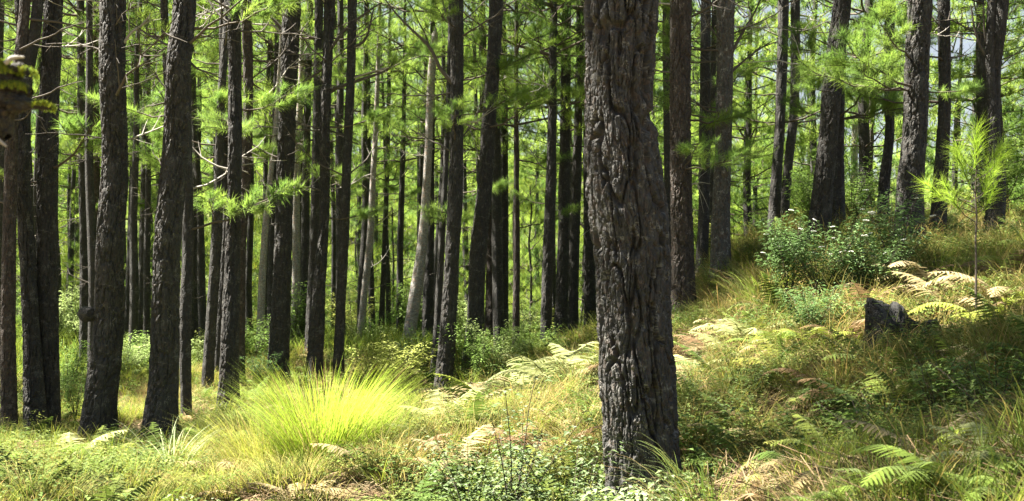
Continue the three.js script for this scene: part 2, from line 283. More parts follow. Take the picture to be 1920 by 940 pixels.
function makeCrown(seed, H, Rmax, { gap = 0.8, limbs = 4, needles = 24, width = 0.009, low = 0.35, len = 0.2, tone = 0.6 } = {}) {
  const R = rng(seed), fol = new GB(), wood = new GB();
  for (let h = 0; h < H * 0.97; h += gap * (0.5 + R())) {
    const t = h / H, L0 = Rmax * (t < low ? 0.75 + 0.25 * t / low : Math.pow(1 - (t - low) / (1 - low), 0.6)) + 0.2, ph0 = R() * 6.283;
    for (let k = 0; k < limbs; k++) {
      if (R() < 0.2) continue;
      const ph = ph0 + k / limbs * 6.283 + (R() - 0.5) * 0.9, L = L0 * (0.45 + 0.75 * R()), up = lerp(-0.05, 0.8, t) + (R() - 0.5) * 0.5, bend = (R() - 0.5) * 0.9, N = 6, pts = [], rad = [];
      for (let s = 0; s <= N; s++) { const u = s / N, r = u * L; pts.push(V(Math.cos(ph + bend * u) * r, h + r * up * 0.5 + 0.25 * u * u * L + (R() - 0.5) * 0.08, Math.sin(ph + bend * u) * r)); rad.push(lerp(0.026, 0.007, u) * (0.6 + 0.4 * L / 2)); }
      wood.tube(pts, rad, 4);
      const tn = clamp(tone + (R() - 0.5) * 1.1), clumps = Math.max(2, Math.round(L / 0.42));
      for (let s = 0; s < clumps; s++) {                          // a clump of brushes at the end of each side branch
        const last = s === clumps - 1, u = last ? 1 : lerp(0.35, 0.95, (s + R()) / clumps), f = u * N, i = Math.min(N - 1, Math.floor(f)), base = pts[i].clone().lerp(pts[i + 1], Math.min(1, f - i)), fwd = pts[i + 1].clone().sub(pts[i]).normalize();
        const sg = (s % 2 ? 1 : -1) * (last ? 0.15 : 1), dir = fwd.clone().multiplyScalar(0.7).add(V(-fwd.z * sg, 0.1 + 0.4 * R(), fwd.x * sg)).normalize(), TL = last ? 0.1 : 0.2 + 0.5 * R(), end = base.clone().addScaledVector(dir, TL);
        if (TL > 0.15) wood.tube([base, base.clone().lerp(end, 0.5).add(V(0, 0.02, 0)), end], [0.009, 0.007, 0.004], 3);
        const n = 5 + Math.floor(R() * 4), ct = clamp(tn + (R() - 0.5) * 0.4);
        for (let q = 0; q < n; q++) { const o = end.clone().add(V((R() - 0.5) * 0.5, (R() - 0.45) * 0.22, (R() - 0.5) * 0.5)).addScaledVector(dir, -0.12 * R()); tuft(fol, R, o, V(o.x - base.x, 0.25 + 0.4 * R(), o.z - base.z).normalize(), len, needles, width, foliageColor(R, clamp(ct + (R() - 0.5) * 0.25))); }
      }
    }
  }
  const topDir = V(0, 1, 0); for (let q = 0; q < 6; q++) tuft(fol, R, V(0, H - 0.1 * q, 0), topDir, len, needles, width, foliageColor(R, 0.8));
  return { H, fol: fol.build(), wood: wood.build(), leaves: fol.i.length / 3 };
}
const CROWNS = [makeCrown(101, 7, 2.0, {}), makeCrown(102, 8, 1.8, { gap: 0.85 }), makeCrown(103, 6.5, 2.3, { limbs: 5 }), makeCrown(104, 9, 2.1, {})];
const FAR = { width: 0.018, needles: 18, len: 0.27, gap: 0.7, tone: 0.68 };
const FARCROWNS = [makeCrown(111, 9, 2.2, FAR), makeCrown(112, 8, 2.5, FAR), makeCrown(113, 10, 2.3, FAR), makeCrown(114, 9, 2.6, FAR), makeCrown(115, 11, 2.2, FAR)];
const YOUNG = [makeCrown(121, 5, 1.5, { low: 0.08, gap: 0.5, width: 0.011, len: 0.22 }), makeCrown(122, 6.5, 1.8, { low: 0.1, gap: 0.55, width: 0.011, len: 0.22 })];
console.log('crown needles', [...CROWNS, ...FARCROWNS, ...YOUNG].map((c) => c.leaves).join(' '));
function addCrown(tree, crown, x, y, z, s, turn, sy = s) {
  const c = part('crown', crown.fol, M.needle, tree, 'stuff'); c.position.set(x, y, z); c.scale.set(s, sy, s); c.rotation.y = turn;
  part('crown_boughs', crown.wood, M.limb, c, 'stuff');
}
// dead boughs: one metre long shapes growing along +x
function makeBough(seed, curve, twigs) {
  const R = rng(seed), g = new GB(), N = 9, pts = [], rad = [];
  const kink = [0, 0, 0]; for (let s = 0; s <= N; s++) { const u = s / N; kink[1] += (R() - 0.5) * 0.05; kink[2] += (R() - 0.5) * 0.06; pts.push(V(u - 0.03, curve * u * u + kink[1], kink[2])); rad.push(lerp(0.013, 0.003, Math.pow(u, 0.8))); }
  g.tube(pts, rad, 6);
  for (let k = 0; k < twigs; k++) {
    const u = 0.25 + 0.7 * R(), i = Math.min(N - 1, Math.floor(u * N)), L = 0.12 + 0.3 * R() * (1.2 - u), ph = R() * 6.28, q = [pts[i].clone()], r = [0.006];
    for (let s = 1; s <= 3; s++) { q.push(q[s - 1].clone().add(V(L / 3 * (0.6 + 0.2 * R()), L / 3 * (Math.sin(ph) * 0.8 + 0.15 * (R() - 0.3) * s), L / 3 * Math.cos(ph) * 0.8))); r.push(lerp(0.006, 0.002, s / 3)); }
    g.tube(q, r, 4);
    if (R() < 0.6) { const b = q[2], e = b.clone().add(V(L * 0.3, L * (R() - 0.5) * 0.6, L * (R() - 0.5) * 0.6)); g.tube([b, e], [0.003, 0.0015], 3); }
  }
  return g.build();
}
const BOUGHS = [makeBough(201, 0.25, 6), makeBough(202, -0.12, 7), makeBough(203, 0.45, 9), makeBough(204, 0.1, 5), makeBough(205, -0.25, 4), makeBough(206, 0.3, 10)];

// living boughs: one metre long, growing along +x, hung with needle brushes
function makeGreenBough(seed) {
  const R = rng(seed), wood = new GB(), fol = new GB(), N = 7, pts = []; for (let k = 0; k <= N; k++) { const u = k / N; pts.push(V(u, -0.12 * u + 0.3 * u * u + (R() - 0.5) * 0.04, (R() - 0.5) * 0.06)); }
  wood.tube(pts, pts.map((_, i) => lerp(0.014, 0.004, i / N)), 5);
  for (let k = 0; k < 11; k++) {
    const u = k === 10 ? 1 : lerp(0.4, 0.97, R()), f = u * N, i = Math.min(N - 1, Math.floor(f)), b = pts[i].clone().lerp(pts[i + 1], Math.min(1, f - i)), sg = k % 2 ? 1 : -1, e = b.clone().add(k === 10 ? V(0.05, 0.02, 0) : V(0.1 + 0.14 * R(), 0.12 * R(), sg * (0.1 + 0.22 * R()))), tn = clamp(0.35 + 0.5 * R());
    wood.tube([b, e], [0.005, 0.003], 3); for (let q = 0; q < 4; q++) { const o = b.clone().lerp(e, 0.45 + 0.18 * q); tuft(fol, R, o, e.clone().sub(b).normalize().add(V(0, 0.35, 0)).normalize(), 0.13, 30, 0.005, foliageColor(R, clamp(tn + (R() - 0.5) * 0.2))); }
  }
  return { wood: wood.build(), fol: fol.build() };
}
const GREENS = [makeGreenBough(221), makeGreenBough(222), makeGreenBough(223), makeGreenBough(224)];
// ------------------------------------------------------------------ trunks
const fissure = (u, y, n, k, seed, w, oct = 3) => sstep(0, w, Math.abs(fbm(u * n, y * k, seed, oct, n) - 0.5));
function relief(u, v, circ, k) {                                   // bark plates between meandering upright cracks: u 0..1 round, v metres up
  const n = Math.max(4, Math.round(circ / (0.095 * k))), m = Math.max(8, Math.round(circ / (0.045 * k))), wob = (fbm(u * m, v * 8, 15, 2, m) - 0.5) * 0.9;
  const a = Math.min(fissure(u, v, n, 2.4 / k, 301, 0.04), fissure(u, v, n, 3.1 / k, 351, 0.035)), [b1, b2, id] = worley(u * m + wob, v / (0.1 * k) + 3 * vnoise(u * m, v * 3, 5, m) + wob * 0.3, 311, m);
  return 0.5 * a + 0.5 * a * (0.3 + 0.7 * id) * sstep(0, 0.13, b2 - b1);
}
function trunkGeometry(line, radii, sides, dense, depth, k, vTop) {   // line: Vector3[] local, radii per point; rings dense up to height vTop, sparse above
  const curve = new THREE.CatmullRomCurve3(line, false, 'centripetal'), n = line.length, ys = [];
  const y0 = line[0].y, y1 = line[n - 1].y; for (let y = y0; y < y1; y += y < vTop ? dense : 0.5) ys.push(y); ys.push(y1);
  const S = 400, samples = []; for (let i = 0; i <= S; i++) { const t = i / S, q = curve.getPoint(t), f = t * (n - 1), j = Math.min(n - 2, Math.floor(f)); samples.push([q, lerp(radii[j], radii[j + 1], sstep(0, 1, f - j))]); }
  const g = new GB(); let j = 0; const circ = 2 * Math.PI * radii[Math.floor(n / 3)], turns = Math.max(1, Math.round(circ / 0.5)) * 0.5;
  for (const y of ys) {
    while (j < S - 1 && samples[j + 1][0].y < y) j++;
    const t = clamp((y - samples[j][0].y) / Math.max(1e-6, samples[j + 1][0].y - samples[j][0].y)), cx = lerp(samples[j][0].x, samples[j + 1][0].x, t), cz = lerp(samples[j][0].z, samples[j + 1][0].z, t), r = lerp(samples[j][1], samples[j + 1][1], t);
    for (let s = 0; s <= sides; s++) {
      const u = s / sides, a = u * 2 * Math.PI, lump = 1 + 0.1 * (fbm(u * 4, y * 0.7, k * 97 | 0, 2, 4) - 0.5);
      const flare = 1 + 0.3 * Math.exp(-Math.max(0, y) / 0.16) * (0.3 + 1.1 * fbm(u * 5, 1.5, k * 31 | 0, 2, 5)), h = depth ? (relief(s === sides ? 0 : u, y, circ, k) - 0.75) * depth * Math.min(1, r / 0.1) : 0, q = r * lump * flare + h;
      g.v(cx + Math.cos(a) * q, y, cz + Math.sin(a) * q, null, u * turns, y);
    }
  }
  const row = sides + 1; for (let i = 0; i + 1 < ys.length; i++) for (let s = 0; s < sides; s++) { const a = i * row + s; g.tri(a, a + row, a + 1); g.tri(a + 1, a + row, a + row + 1); }
  const geo = g.build(), N = geo.attributes.normal; for (let i = 0; i < ys.length; i++) { const a = i * row, b = a + sides, x = N.getX(a) + N.getX(b), y = N.getY(a) + N.getY(b), z = N.getZ(a) + N.getZ(b), l = Math.hypot(x, y, z) || 1; N.setXYZ(a, x / l, y / l, z / l); N.setXYZ(b, x / l, y / l, z / l); }
  return geo;
}
function stemLine(path, d, height, base, R) {                      // world points and radii from the pixel path, carried on to the tree's top
  const pts = path.map(([x, y]) => at(x, y, d)), rad = path.map((p) => p[2] * 0.94 / 2 / F * d), n = pts.length;
  for (let i = 1; i < n; i++) pts[i].z += (R() - 0.5) * 0.15;
  const last = pts[n - 1], lean = last.clone().sub(pts[n - 2]).divideScalar(Math.max(0.3, last.y - pts[n - 2].y)), top = base + height, r0 = rad[n - 1];
  for (let k = 1; k <= 4; k++) { const y = lerp(last.y, top, k / 4), dy = y - last.y; pts.push(V(last.x + clamp(lean.x, -0.2, 0.2) * Math.min(dy, 1.5) * 0.7, y, last.z)); rad.push(lerp(r0, 0.02, Math.pow(k / 4, 0.9))); }
  return [pts, rad];
}
const crownSpots = [];
function bough(tree, p, dir, L, which, mat, name = 'dead_bough') {
  const m = part(name, BOUGHS[which % BOUGHS.length], mat, tree), up = V(0, 1, 0), x = dir.clone().normalize(), z = V(0, 0, 0).crossVectors(x, up).normalize(), y = V(0, 0, 0).crossVectors(z, x);
  m.matrixAutoUpdate = true; m.quaternion.setFromRotationMatrix(new THREE.Matrix4().makeBasis(x, y, z)); m.position.copy(p); m.scale.set(L, L, L); return m;
}
PINES.forEach(([d, path, label, o = {}], idx) => {
  const R = rng(1000 + idx * 17), foot = at(path[0][0], path[0][1], d), gy = groundY(foot.x, d), p = path.map((q) => q.slice());
  const snag = o.mat === 'snag', height = o.noCrown ? Math.max(0.5, at(0, path[path.length - 1][1], d).y - gy + 0.3) : (d < 15.4 ? 26 + R() : d < 22 ? 19 + 3 * R() : 14 + 3 * R());
  let [pts, rad] = stemLine(p, d, height, gy, R);
  if (o.noCrown) { pts = pts.slice(0, path.length); rad = rad.slice(0, path.length); pts.push(pts[pts.length - 1].clone().add(V(0.02, 0.25, 0))); rad.push(0.015); }
  const b = pts[0]; b.y = Math.min(b.y, gy + 0.02); const r0 = rad[0];
  pts.unshift(V(b.x, Math.min(b.y, gy) - 0.35, b.z)); rad.unshift(r0 * 1.22); rad[1] = r0 * 1.08;
  const origin = V(b.x, gy, b.z), local = pts.map((q) => q.clone().sub(origin));
  const tree = thing(snag && o.noCrown ? 'dead_tree' : 'pine_tree', label, snag && o.noCrown ? 'dead tree' : 'pine tree', origin, 'pines of the near stand');
  const px = path[0][2], sides = px > 40 ? 120 : px > 25 ? 80 : 40, seen = at(0, -40, d).y - gy;
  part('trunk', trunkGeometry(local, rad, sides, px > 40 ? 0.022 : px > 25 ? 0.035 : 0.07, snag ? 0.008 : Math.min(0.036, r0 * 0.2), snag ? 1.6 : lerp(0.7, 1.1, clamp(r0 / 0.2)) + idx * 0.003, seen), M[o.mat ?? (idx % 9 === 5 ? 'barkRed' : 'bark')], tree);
  const curve = new THREE.CatmullRomCurve3(local, false, 'centripetal'), onStem = (y) => { let lo = 0, hi = 1; for (let i = 0; i < 18; i++) { const m = (lo + hi) / 2; if (curve.getPoint(m).y < y) lo = m; else hi = m; } return curve.getPoint(lo); };
  if (o.fork) {
    const f = o.fork.map(([x, y]) => at(x, y, d).sub(origin)), fr = o.fork.map((q) => q[2] / 2 / F * d), e = f[f.length - 1]; f[0].copy(onStem(f[0].y));
    for (let k = 1; k <= 3; k++) { f.push(V(e.x + 0.12 * k, e.y + 2.2 * k, e.z)); fr.push(lerp(fr[o.fork.length - 1], 0.02, k / 3)); }
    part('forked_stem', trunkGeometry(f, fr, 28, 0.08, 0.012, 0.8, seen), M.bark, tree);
  }
  if (o.knot) { const k = at(o.knot[0], o.knot[1], d).sub(origin), s = onStem(k.y), g = new THREE.IcosahedronGeometry(0.085, 3), P = g.attributes.position; for (let i = 0; i < P.count; i++) { const n = 0.75 + 0.6 * fbm(P.getX(i) * 22 + 9, P.getY(i) * 22 + P.getZ(i) * 9 + 9, 3, 3); P.setXYZ(i, P.getX(i) * n * 1.3, P.getY(i) * n * 1.1, P.getZ(i) * n); } g.computeVertexNormals(); part('burl', g, M.bark, tree).position.set(lerp(s.x, k.x, 0.85), k.y, s.z + 0.08); }
  // dead boughs on the bare stem
  const lowest = d < 16 ? 2.9 : d < 22 ? 2.6 : 2.0, nb = o.branches ?? (o.noCrown ? 3 : Math.round(5 + 6 * R()));
  for (let k = 0; k < nb; k++) {
    const y = Math.min(height * 0.97, lerp(lowest, Math.max(lowest + 1, Math.min(seen + 0.6, height)), Math.pow(R(), 0.75))), ph = (R() < 0.5 ? 0 : Math.PI) + (R() - 0.5) * 2, L = (0.5 + 1.3 * R()) * (o.noCrown ? 0.6 : 1);
    bough(tree, onStem(y), V(Math.cos(ph), -0.1 + 0.75 * R(), Math.sin(ph)), L, Math.floor(R() * 6), R() < 0.12 || snag ? M.palewood : M.deadwood);
  }
  if (!o.noCrown && d > 15.2) for (let k = Math.floor(1 + 6 * R()); k > 0; k--) {
    const y = clamp(at(0, lerp(-20, 430, R()), d).y - gy, 2.4, height - 1), ph = R() * 6.283, x = V(Math.cos(ph), -0.15 + 0.4 * R(), Math.sin(ph)).normalize(), z = V(0, 0, 0).crossVectors(x, V(0, 1, 0)).normalize(), G = GREENS[Math.floor(R() * 4)], L = 0.8 + 0.8 * R(), m = part('green_bough', G.wood, M.limb, tree);
    m.quaternion.setFromRotationMatrix(new THREE.Matrix4().makeBasis(x, V(0, 0, 0).crossVectors(z, x), z)); m.position.copy(onStem(y)); m.scale.set(L, L, L); part('needles', G.fol, M.needle, m, 'stuff');
  }
  if (o.vee) for (const [x, y, ex, ey] of [[1664, 88, 1628, 10], [1674, 82, 1700, 30]]) { const a = onStem(at(0, y, d).y - gy), e = at(ex, ey, d).sub(origin); bough(tree, a, e.clone().sub(a), e.distanceTo(a) * 1.4, 0, M.deadwood); }
  if (!o.noCrown) {
    const cr = CROWNS[Math.floor(R() * CROWNS.length)], hb = height * (d < 15.4 ? 0.8 : d < 18 ? 0.66 : d < 22 ? 0.6 : d < 24.2 ? 0.44 : 0.36) , hc = height - hb, q = onStem(hb + 0.3), s = clamp(0.75 + rad[1] * 2.2, 0.8, 1.15) * (idx < 3 ? 0.65 : 1);
    addCrown(tree, cr, q.x, hb, q.z, s, R() * 6.28, hc / cr.H * 0.98);
  }
});
// boughs that the photograph shows clearly, as bent limbs of their own
function pixelBough(treeLabel, d, pts, w0, mat = M.deadwood) {
  const tree = scene.children.find((c) => c.userData.label === treeLabel), R = rng(pts[0][0] * 7 + pts[0][1]), q = pts.map(([x, y], i) => at(x, y, d).add(V(0, 0, i * 0.06 * (R() - 0.3))).sub(tree.position)), curve = new THREE.CatmullRomCurve3(q), n = 14, line = curve.getPoints(n), g = new GB();
  g.tube(line, line.map((_, i) => lerp(w0, 2.2, i / n) / 2 / F * d), 7);
  for (let k = 0; k < 5; k++) { const i = 3 + Math.floor(R() * (n - 4)), b = line[i], dir = line[i + 1].clone().sub(b).normalize().add(V((R() - 0.5) * 1.6, (R() - 0.4) * 1.4, (R() - 0.5) * 1.6)).normalize(), L = 0.15 + 0.35 * R(); g.tube([b, b.clone().addScaledVector(dir, L * 0.5).add(V(0, 0.02, 0)), b.clone().addScaledVector(dir, L)], [0.007, 0.005, 0.002], 4); }
  part('dead_bough', g.build(), mat, tree);
}
const SCAR = 'tall scarred pine with a long dead bough curving up left', SPECK = 'speckled straight pine rising behind the bright grass tussock', PAIR = 'right and front pine of the close pair behind the tussock', SLIM = 'slim pine leaning right behind the right end of the tussock';
pixelBough(SCAR, 19, [[850, 158], [826, 130], [806, 90], [772, 58], [742, 26], [722, 0]], 9);
pixelBough(SCAR, 19, [[850, 60], [835, 20], [824, -20]], 6);
pixelBough(SCAR, 19, [[866, 225], [892, 228], [912, 214]], 5, M.palewood);
pixelBough(PAIR, 20.8, [[612, 172], [650, 158], [690, 146], [722, 134], [742, 116]], 8);
pixelBough(PAIR, 20.8, [[616, 96], [650, 52], [690, 22], [716, 4]], 7);
pixelBough(PAIR, 20.8, [[605, 130], [575, 150], [556, 162], [540, 170]], 5);
pixelBough(SLIM, 20.8, [[660, 90], [684, 76], [696, 40], [702, 8]], 6);
pixelBough(SLIM, 20.8, [[654, 150], [690, 138], [730, 128]], 4, M.palewood);
pixelBough(SPECK, 21, [[538, 66], [516, 40], [498, 22], [482, 2]], 8);
pixelBough(SPECK, 21, [[536, 74], [512, 48], [488, 46], [462, 44]], 5, M.palewood);
pixelBough(SPECK, 21, [[530, 300], [505, 290], [474, 272], [452, 262]], 6);
pixelBough('last of four slim pines, touching the left edge of the huge trunk', 29, [[1098, 430], [1078, 408], [1060, 398], [1042, 394]], 5, M.palewood);
pixelBough('thick dark pine directly right of the huge trunk', 17, [[1290, 350], [1303, 345], [1312, 352]], 4, M.palewood);
pixelBough('straight pine with sunlit silver-flecked bark on the slope', 18, [[1372, 100], [1392, 62], [1412, 30], [1426, 0]], 7);
pixelBough('straight pine with sunlit silver-flecked bark on the slope', 18, [[1372, 135], [1400, 110], [1440, 82]], 5);
pixelBough('crooked double-stemmed pine near the right edge behind the young pine', 17, [[1858, 115], [1840, 90], [1826, 50], [1820, 10]], 7);
pixelBough('crooked double-stemmed pine near the right edge behind the young pine', 17, [[1858, 125], [1846, 60], [1842, 10]], 6);
pixelBough('stout dark pine leaning right, with pale grass at its foot', 13.6, [[350, 110], [372, 130], [400, 140]], 5);
pixelBough('stout ridged pine with a knot bulging from its lower trunk', 13.8, [[232, 80], [250, 60], [268, 44], [279, 32]], 6, M.palewood);

// ------------------------------------------------------------------ the huge trunk in front
{
  const [d, path] = BIG, R = rng(9), [pts, rad] = stemLine(path, d, 16, 0.5, () => 0.5), origin = V(pts[0].x, groundY(pts[0].x, d), -d);
  const tree = thing('pine_tree', 'huge deeply furrowed pine trunk standing alone in front', 'pine tree', origin);
  pts.unshift(pts[0].clone().add(V(0, -0.4, 0))); rad.unshift(rad[0] * 1.15);
  const local = pts.map((q) => q.clone().sub(origin)), n = local.length;
  const curve = new THREE.CatmullRomCurve3(local, false, 'centripetal'), S = 600, smp = []; for (let i = 0; i <= S; i++) { const t = i / S, f = t * (n - 1), j = Math.min(n - 2, Math.floor(f)); smp.push([curve.getPoint(t), lerp(rad[j], rad[j + 1], sstep(0, 1, f - j))]); }
  const g = new GB(), sides = 380, ys = []; for (let y = local[0].y; y < 16; y += y < 3.6 ? 0.0075 : 0.3) ys.push(y); let j = 0; const cells = 15;
  for (const y of ys) {
    while (j < S - 1 && smp[j + 1][0].y < y) j++;
    const t = clamp((y - smp[j][0].y) / Math.max(1e-6, smp[j + 1][0].y - smp[j][0].y)), cx = lerp(smp[j][0].x, smp[j + 1][0].x, t), cz = lerp(smp[j][0].z, smp[j + 1][0].z, t), r = lerp(smp[j][1], smp[j + 1][1], t);
    for (let s = 0; s <= sides; s++) {
      const u = (s % sides) / sides, a = u * 2 * Math.PI;
      const wob = (fbm(u * 40, y * 9, 15, 2, 40) - 0.5) * 0.012, uu = (u + wob + 1) % 1;
      const plate = Math.min(fissure(uu, y, 17, 1.4, 401, 0.045, 3), fissure(uu, y, 14, 2.0, 451, 0.05, 2)), [b1, b2, id2] = worley(u * 34 + wob * 30, y / 0.15 + 2 * vnoise(u * 34, y * 2, 5, 34), 411, 34), [c1, c2, id3] = worley(u * 100, y / 0.05 + 2 * vnoise(u * 60, y * 5, 6, 60), 421, 100);
      const flake = (0.35 + 0.65 * id2) * sstep(0, 0.1, b2 - b1), fine = (id3 - 0.5) * sstep(0, 0.12, c2 - c1), streak = Math.abs(fbm(u * 110, y * 9, 35, 2, 110) - 0.5);
      const h = plate * 0.034 + plate * flake * 0.02 + plate * fine * 0.013 + streak * 0.014 + (fbm(u * 200, y * 90, 31, 2, 200) - 0.5) * 0.004;
      const lump = 1 + 0.08 * (fbm(u * 4, y * 0.9, 77, 2, 4) - 0.5), q = r * 0.97 * lump - 0.032 + h;
      g.v(cx + Math.cos(a) * q, y, cz + Math.sin(a) * q, null, s / sides * 1.5, y);
    }
  }
  const row = sides + 1; for (let i = 0; i + 1 < ys.length; i++) for (let s = 0; s < sides; s++) { const a = i * row + s; g.tri(a, a + row, a + 1); g.tri(a + 1, a + row, a + row + 1); }
  part('trunk', g.build(), M.barkBig, tree);
  const q = smp[Math.floor(S * 0.8)][0]; addCrown(tree, CROWNS[2], q.x, 10, q.z, 1.2, 1.1, 1);
}

// ------------------------------------------------------------------ pines farther back and unseen pines added beside the view to shade it
function farPine(x, d, h, crown, sc, hbShare, label, group, R, r = 0.12, lean = 0) {
  const gy = groundY(x, d), tree = thing('pine_tree', label, 'pine tree', V(x, gy, -d), group), hb = h * hbShare;
  const pts = [], rad = []; for (let k = 0; k <= 6; k++) { const u = k / 6; pts.push(V(lean * u * h + (R() - 0.5) * 0.12, -0.3 + u * (h + 0.3), (R() - 0.5) * 0.12)); rad.push(lerp(r * 1.15, 0.025, Math.pow(u, 1.1))); }
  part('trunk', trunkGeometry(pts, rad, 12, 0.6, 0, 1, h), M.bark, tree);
  addCrown(tree, crown, lean * hb, hb, 0, sc, R() * 6.28, (h - hb) / crown.H);
  return tree;
}
const THINBACK = 'thin dark bare-stemmed pine just behind the near trunks', LEFTBACK = 'slender pine of the sunlit stand far back between the trunks', RIGHTBACK = 'pine growing below the crest beyond the right slope', HILLPINE = 'pine high on the wooded hillside behind the stand', YOUNGBACK = 'bushy young pine green to the ground behind the near trunks';
{
  const R = rng(31), used = PINES.map(([d, p]) => [(p[0][0] - 960) / F * d, d]);
  const free = (x, d, s) => used.every(([a, b]) => Math.hypot(a - x, b - d) > s);
  const fill = (n, gen, spacing, make) => { for (let k = 0, tries = 0; k < n && tries < n * 40; tries++) { const [x, d] = gen(); if (!free(x, d, spacing)) continue; used.push([x, d]); make(x, d); k++; } };
  fill(44, () => { const d = lerp(34, 62, R()); return [d * lerp(-0.56, 0.2, R()), d]; }, 2.6, (x, d) => farPine(x, d, 12 + 4 * R(), FARCROWNS[Math.floor(R() * 5)], 0.8 + 0.35 * R(), 0.32 + 0.2 * R(), LEFTBACK, 'slender pines far back in the stand', R, 0.1 + 0.05 * R(), (R() - 0.5) * 0.06));
  fill(52, () => { const d = lerp(24, 40, R()); return [d * lerp(-0.5, 0.14, R()), d]; }, 1.5, (x, d) => { const t = farPine(x, d, 12 + 4 * R(), CROWNS[Math.floor(R() * 4)], 0.5 + 0.2 * R(), 0.55 + 0.12 * R(), THINBACK, 'thin dark pines behind the near stand', R, 0.075 + 0.05 * R(), (R() - 0.5) * 0.07); for (let k = 0; k < 5; k++) { const ph = (R() < 0.5 ? 0 : Math.PI) + (R() - 0.5) * 2; bough(t, V(0, 1.5 + 4.5 * R(), 0), V(Math.cos(ph), -0.1 + 0.6 * R(), Math.sin(ph)), 0.5 + 0.8 * R(), Math.floor(R() * 6), M.deadwood); } });
  fill(50, () => { const d = lerp(62, 125, R()); return [d * lerp(-0.56, 0.3, R()), d]; }, 3.6, (x, d) => farPine(x, d, 12 + 5 * R(), FARCROWNS[Math.floor(R() * 5)], 1.2 + 0.5 * R(), 0.08 + 0.1 * R(), HILLPINE, 'pines on the hillside behind', R, 0.13));
  fill(66, () => { const d = lerp(24, 95, R() * R()); return [d * lerp(0.21, 0.56, R()), d]; }, 2.6, (x, d) => farPine(x, d, 9 + 5 * R(), FARCROWNS[Math.floor(R() * 5)], 0.9 + 0.45 * R(), 0.1 + 0.2 * R(), RIGHTBACK, 'pines beyond the right crest', R, 0.1 + 0.04 * R(), (R() - 0.5) * 0.08));
  fill(40, () => { const d = lerp(26, 50, R()); return [d * lerp(-0.54, 0.16, R()), d]; }, 1.6, (x, d) => { const h = 2.6 + 4 * R(); farPine(x, d, h, YOUNG[Math.floor(R() * 2)], 0.6 + 0.3 * R(), 0.08, YOUNGBACK, 'young pines in the understorey', R, 0.05); });
}

// ------------------------------------------------------------------ undergrowth
function arcBlade(g, R, o, ph, L, w, stiff, c, segs = 4) {
  const pts = [], ws = [], side = V(-Math.sin(ph + (R() - 0.5) * 0.8), 0, Math.cos(ph + (R() - 0.5) * 0.8)); let tilt = 0.12 + 0.35 * R(), x = 0, y = 0;
  for (let k = 0; k <= segs; k++) { pts.push(V(o.x + Math.cos(ph) * x, o.y + y, o.z + Math.sin(ph) * x)); ws.push(w * (1 - Math.pow(k / segs, 2.2) * 0.9)); x += Math.sin(tilt) * L / segs; y += Math.cos(tilt) * L / segs; tilt += (0.6 + 0.9 * R()) * 1.4 / stiff / segs; }
  g.blade(pts, ws, side, c);
}
const jitter = (c, R, k = 0.3) => { const t = 1 - k / 2 + k * R(); return [c[0] * t * (1 - 0.12 + 0.24 * R()), c[1] * t, c[2] * t]; };
function grassTuft(seed, n, L, w, spread, stiff, segs = 4) { const R = rng(seed), g = new GB(); for (let k = 0; k < n; k++) { const a = R() * 6.283, r = spread * Math.sqrt(R()); arcBlade(g, R, V(Math.cos(a) * r, -0.03, Math.sin(a) * r), a + (R() - 0.5) * 2, L * (0.5 + 0.7 * R()), w * (0.7 + 0.6 * R()), stiff, jitter([1, 1, 1], R, 0.5), segs); } return g.build(); }
const LIME = [0.27, 0.32, 0.036], GREEN = [0.085, 0.14, 0.022], OLIVE = [0.16, 0.165, 0.034], STRAW = [0.36, 0.27, 0.11], BROWN = [0.17, 0.1, 0.05], PALE = [0.5, 0.53, 0.33];
// fern frond along +x, one metre long
function frondInto(g, R, droop, pairs, wide, place) {
  let tilt = 1.2, p = V(0, 0, 0); const pts = [p.clone()], dirs = [], N = pairs + 5, roll = (R() - 0.5) * 0.6, put = (q, c) => { const w = place ? q.clone().applyMatrix4(place) : q; return g.v(w.x, w.y, w.z, c); };
  for (let k = 0; k < N; k++) { const t = V(Math.cos(tilt), Math.sin(tilt), roll * k / N * 0.4).normalize(); dirs.push(t); p = p.clone().addScaledVector(t, 1 / N); pts.push(p); tilt -= droop / N * (0.6 + 0.8 * R()); }
  const st = pts.filter((_, i) => i % 3 === 0 || i === N); g.tube(st.map((q) => (place ? q.clone().applyMatrix4(place) : q)), st.map((_, i) => lerp(0.006, 0.0015, i / st.length)), 3, [0.75, 0.7, 0.5]);
  for (let k = 5; k < N; k++) {
    const u = (k - 5) / pairs, L = wide * Math.pow(Math.sin(Math.PI * clamp(0.2 + 0.8 * u)), 0.8) * (0.85 + 0.3 * R()) + 0.01, o = pts[k], t = dirs[k], hw = 0.4 / N;
    for (const sgn of [-1, 1]) {
      if (R() < 0.04) continue;
      const out = V(t.x * 0.45, t.y * 0.45 - 0.05 - 0.3 * R(), sgn * 0.9).normalize(), nrm = V(0, 0, 0).crossVectors(out, t).normalize(), al = V(0, 0, 0).crossVectors(nrm, out).normalize(), tone = 0.7 + 0.5 * R(), c = [tone, tone, tone], n = 4, sag = 0.25 * L * R(); let pr = -1;
      for (let q = 0; q <= n; q++) {
        const v = q / n, w = hw * (q === n ? 0 : Math.sqrt(1 - v) * (q % 2 ? 1.12 : 0.85)), m = o.clone().addScaledVector(out, L * v).add(V(0, -sag * v * v, 0));
        const a = put(m.clone().addScaledVector(al, -w), c), e = put(m, c), b = put(m.clone().addScaledVector(al, w).addScaledVector(nrm, -0.3 * w), c);
        if (pr >= 0) { g.tri(pr, pr + 1, a); g.tri(pr + 1, e, a); g.tri(pr + 1, pr + 2, e); g.tri(pr + 2, b, e); } pr = a;
      }
    }
  }
}
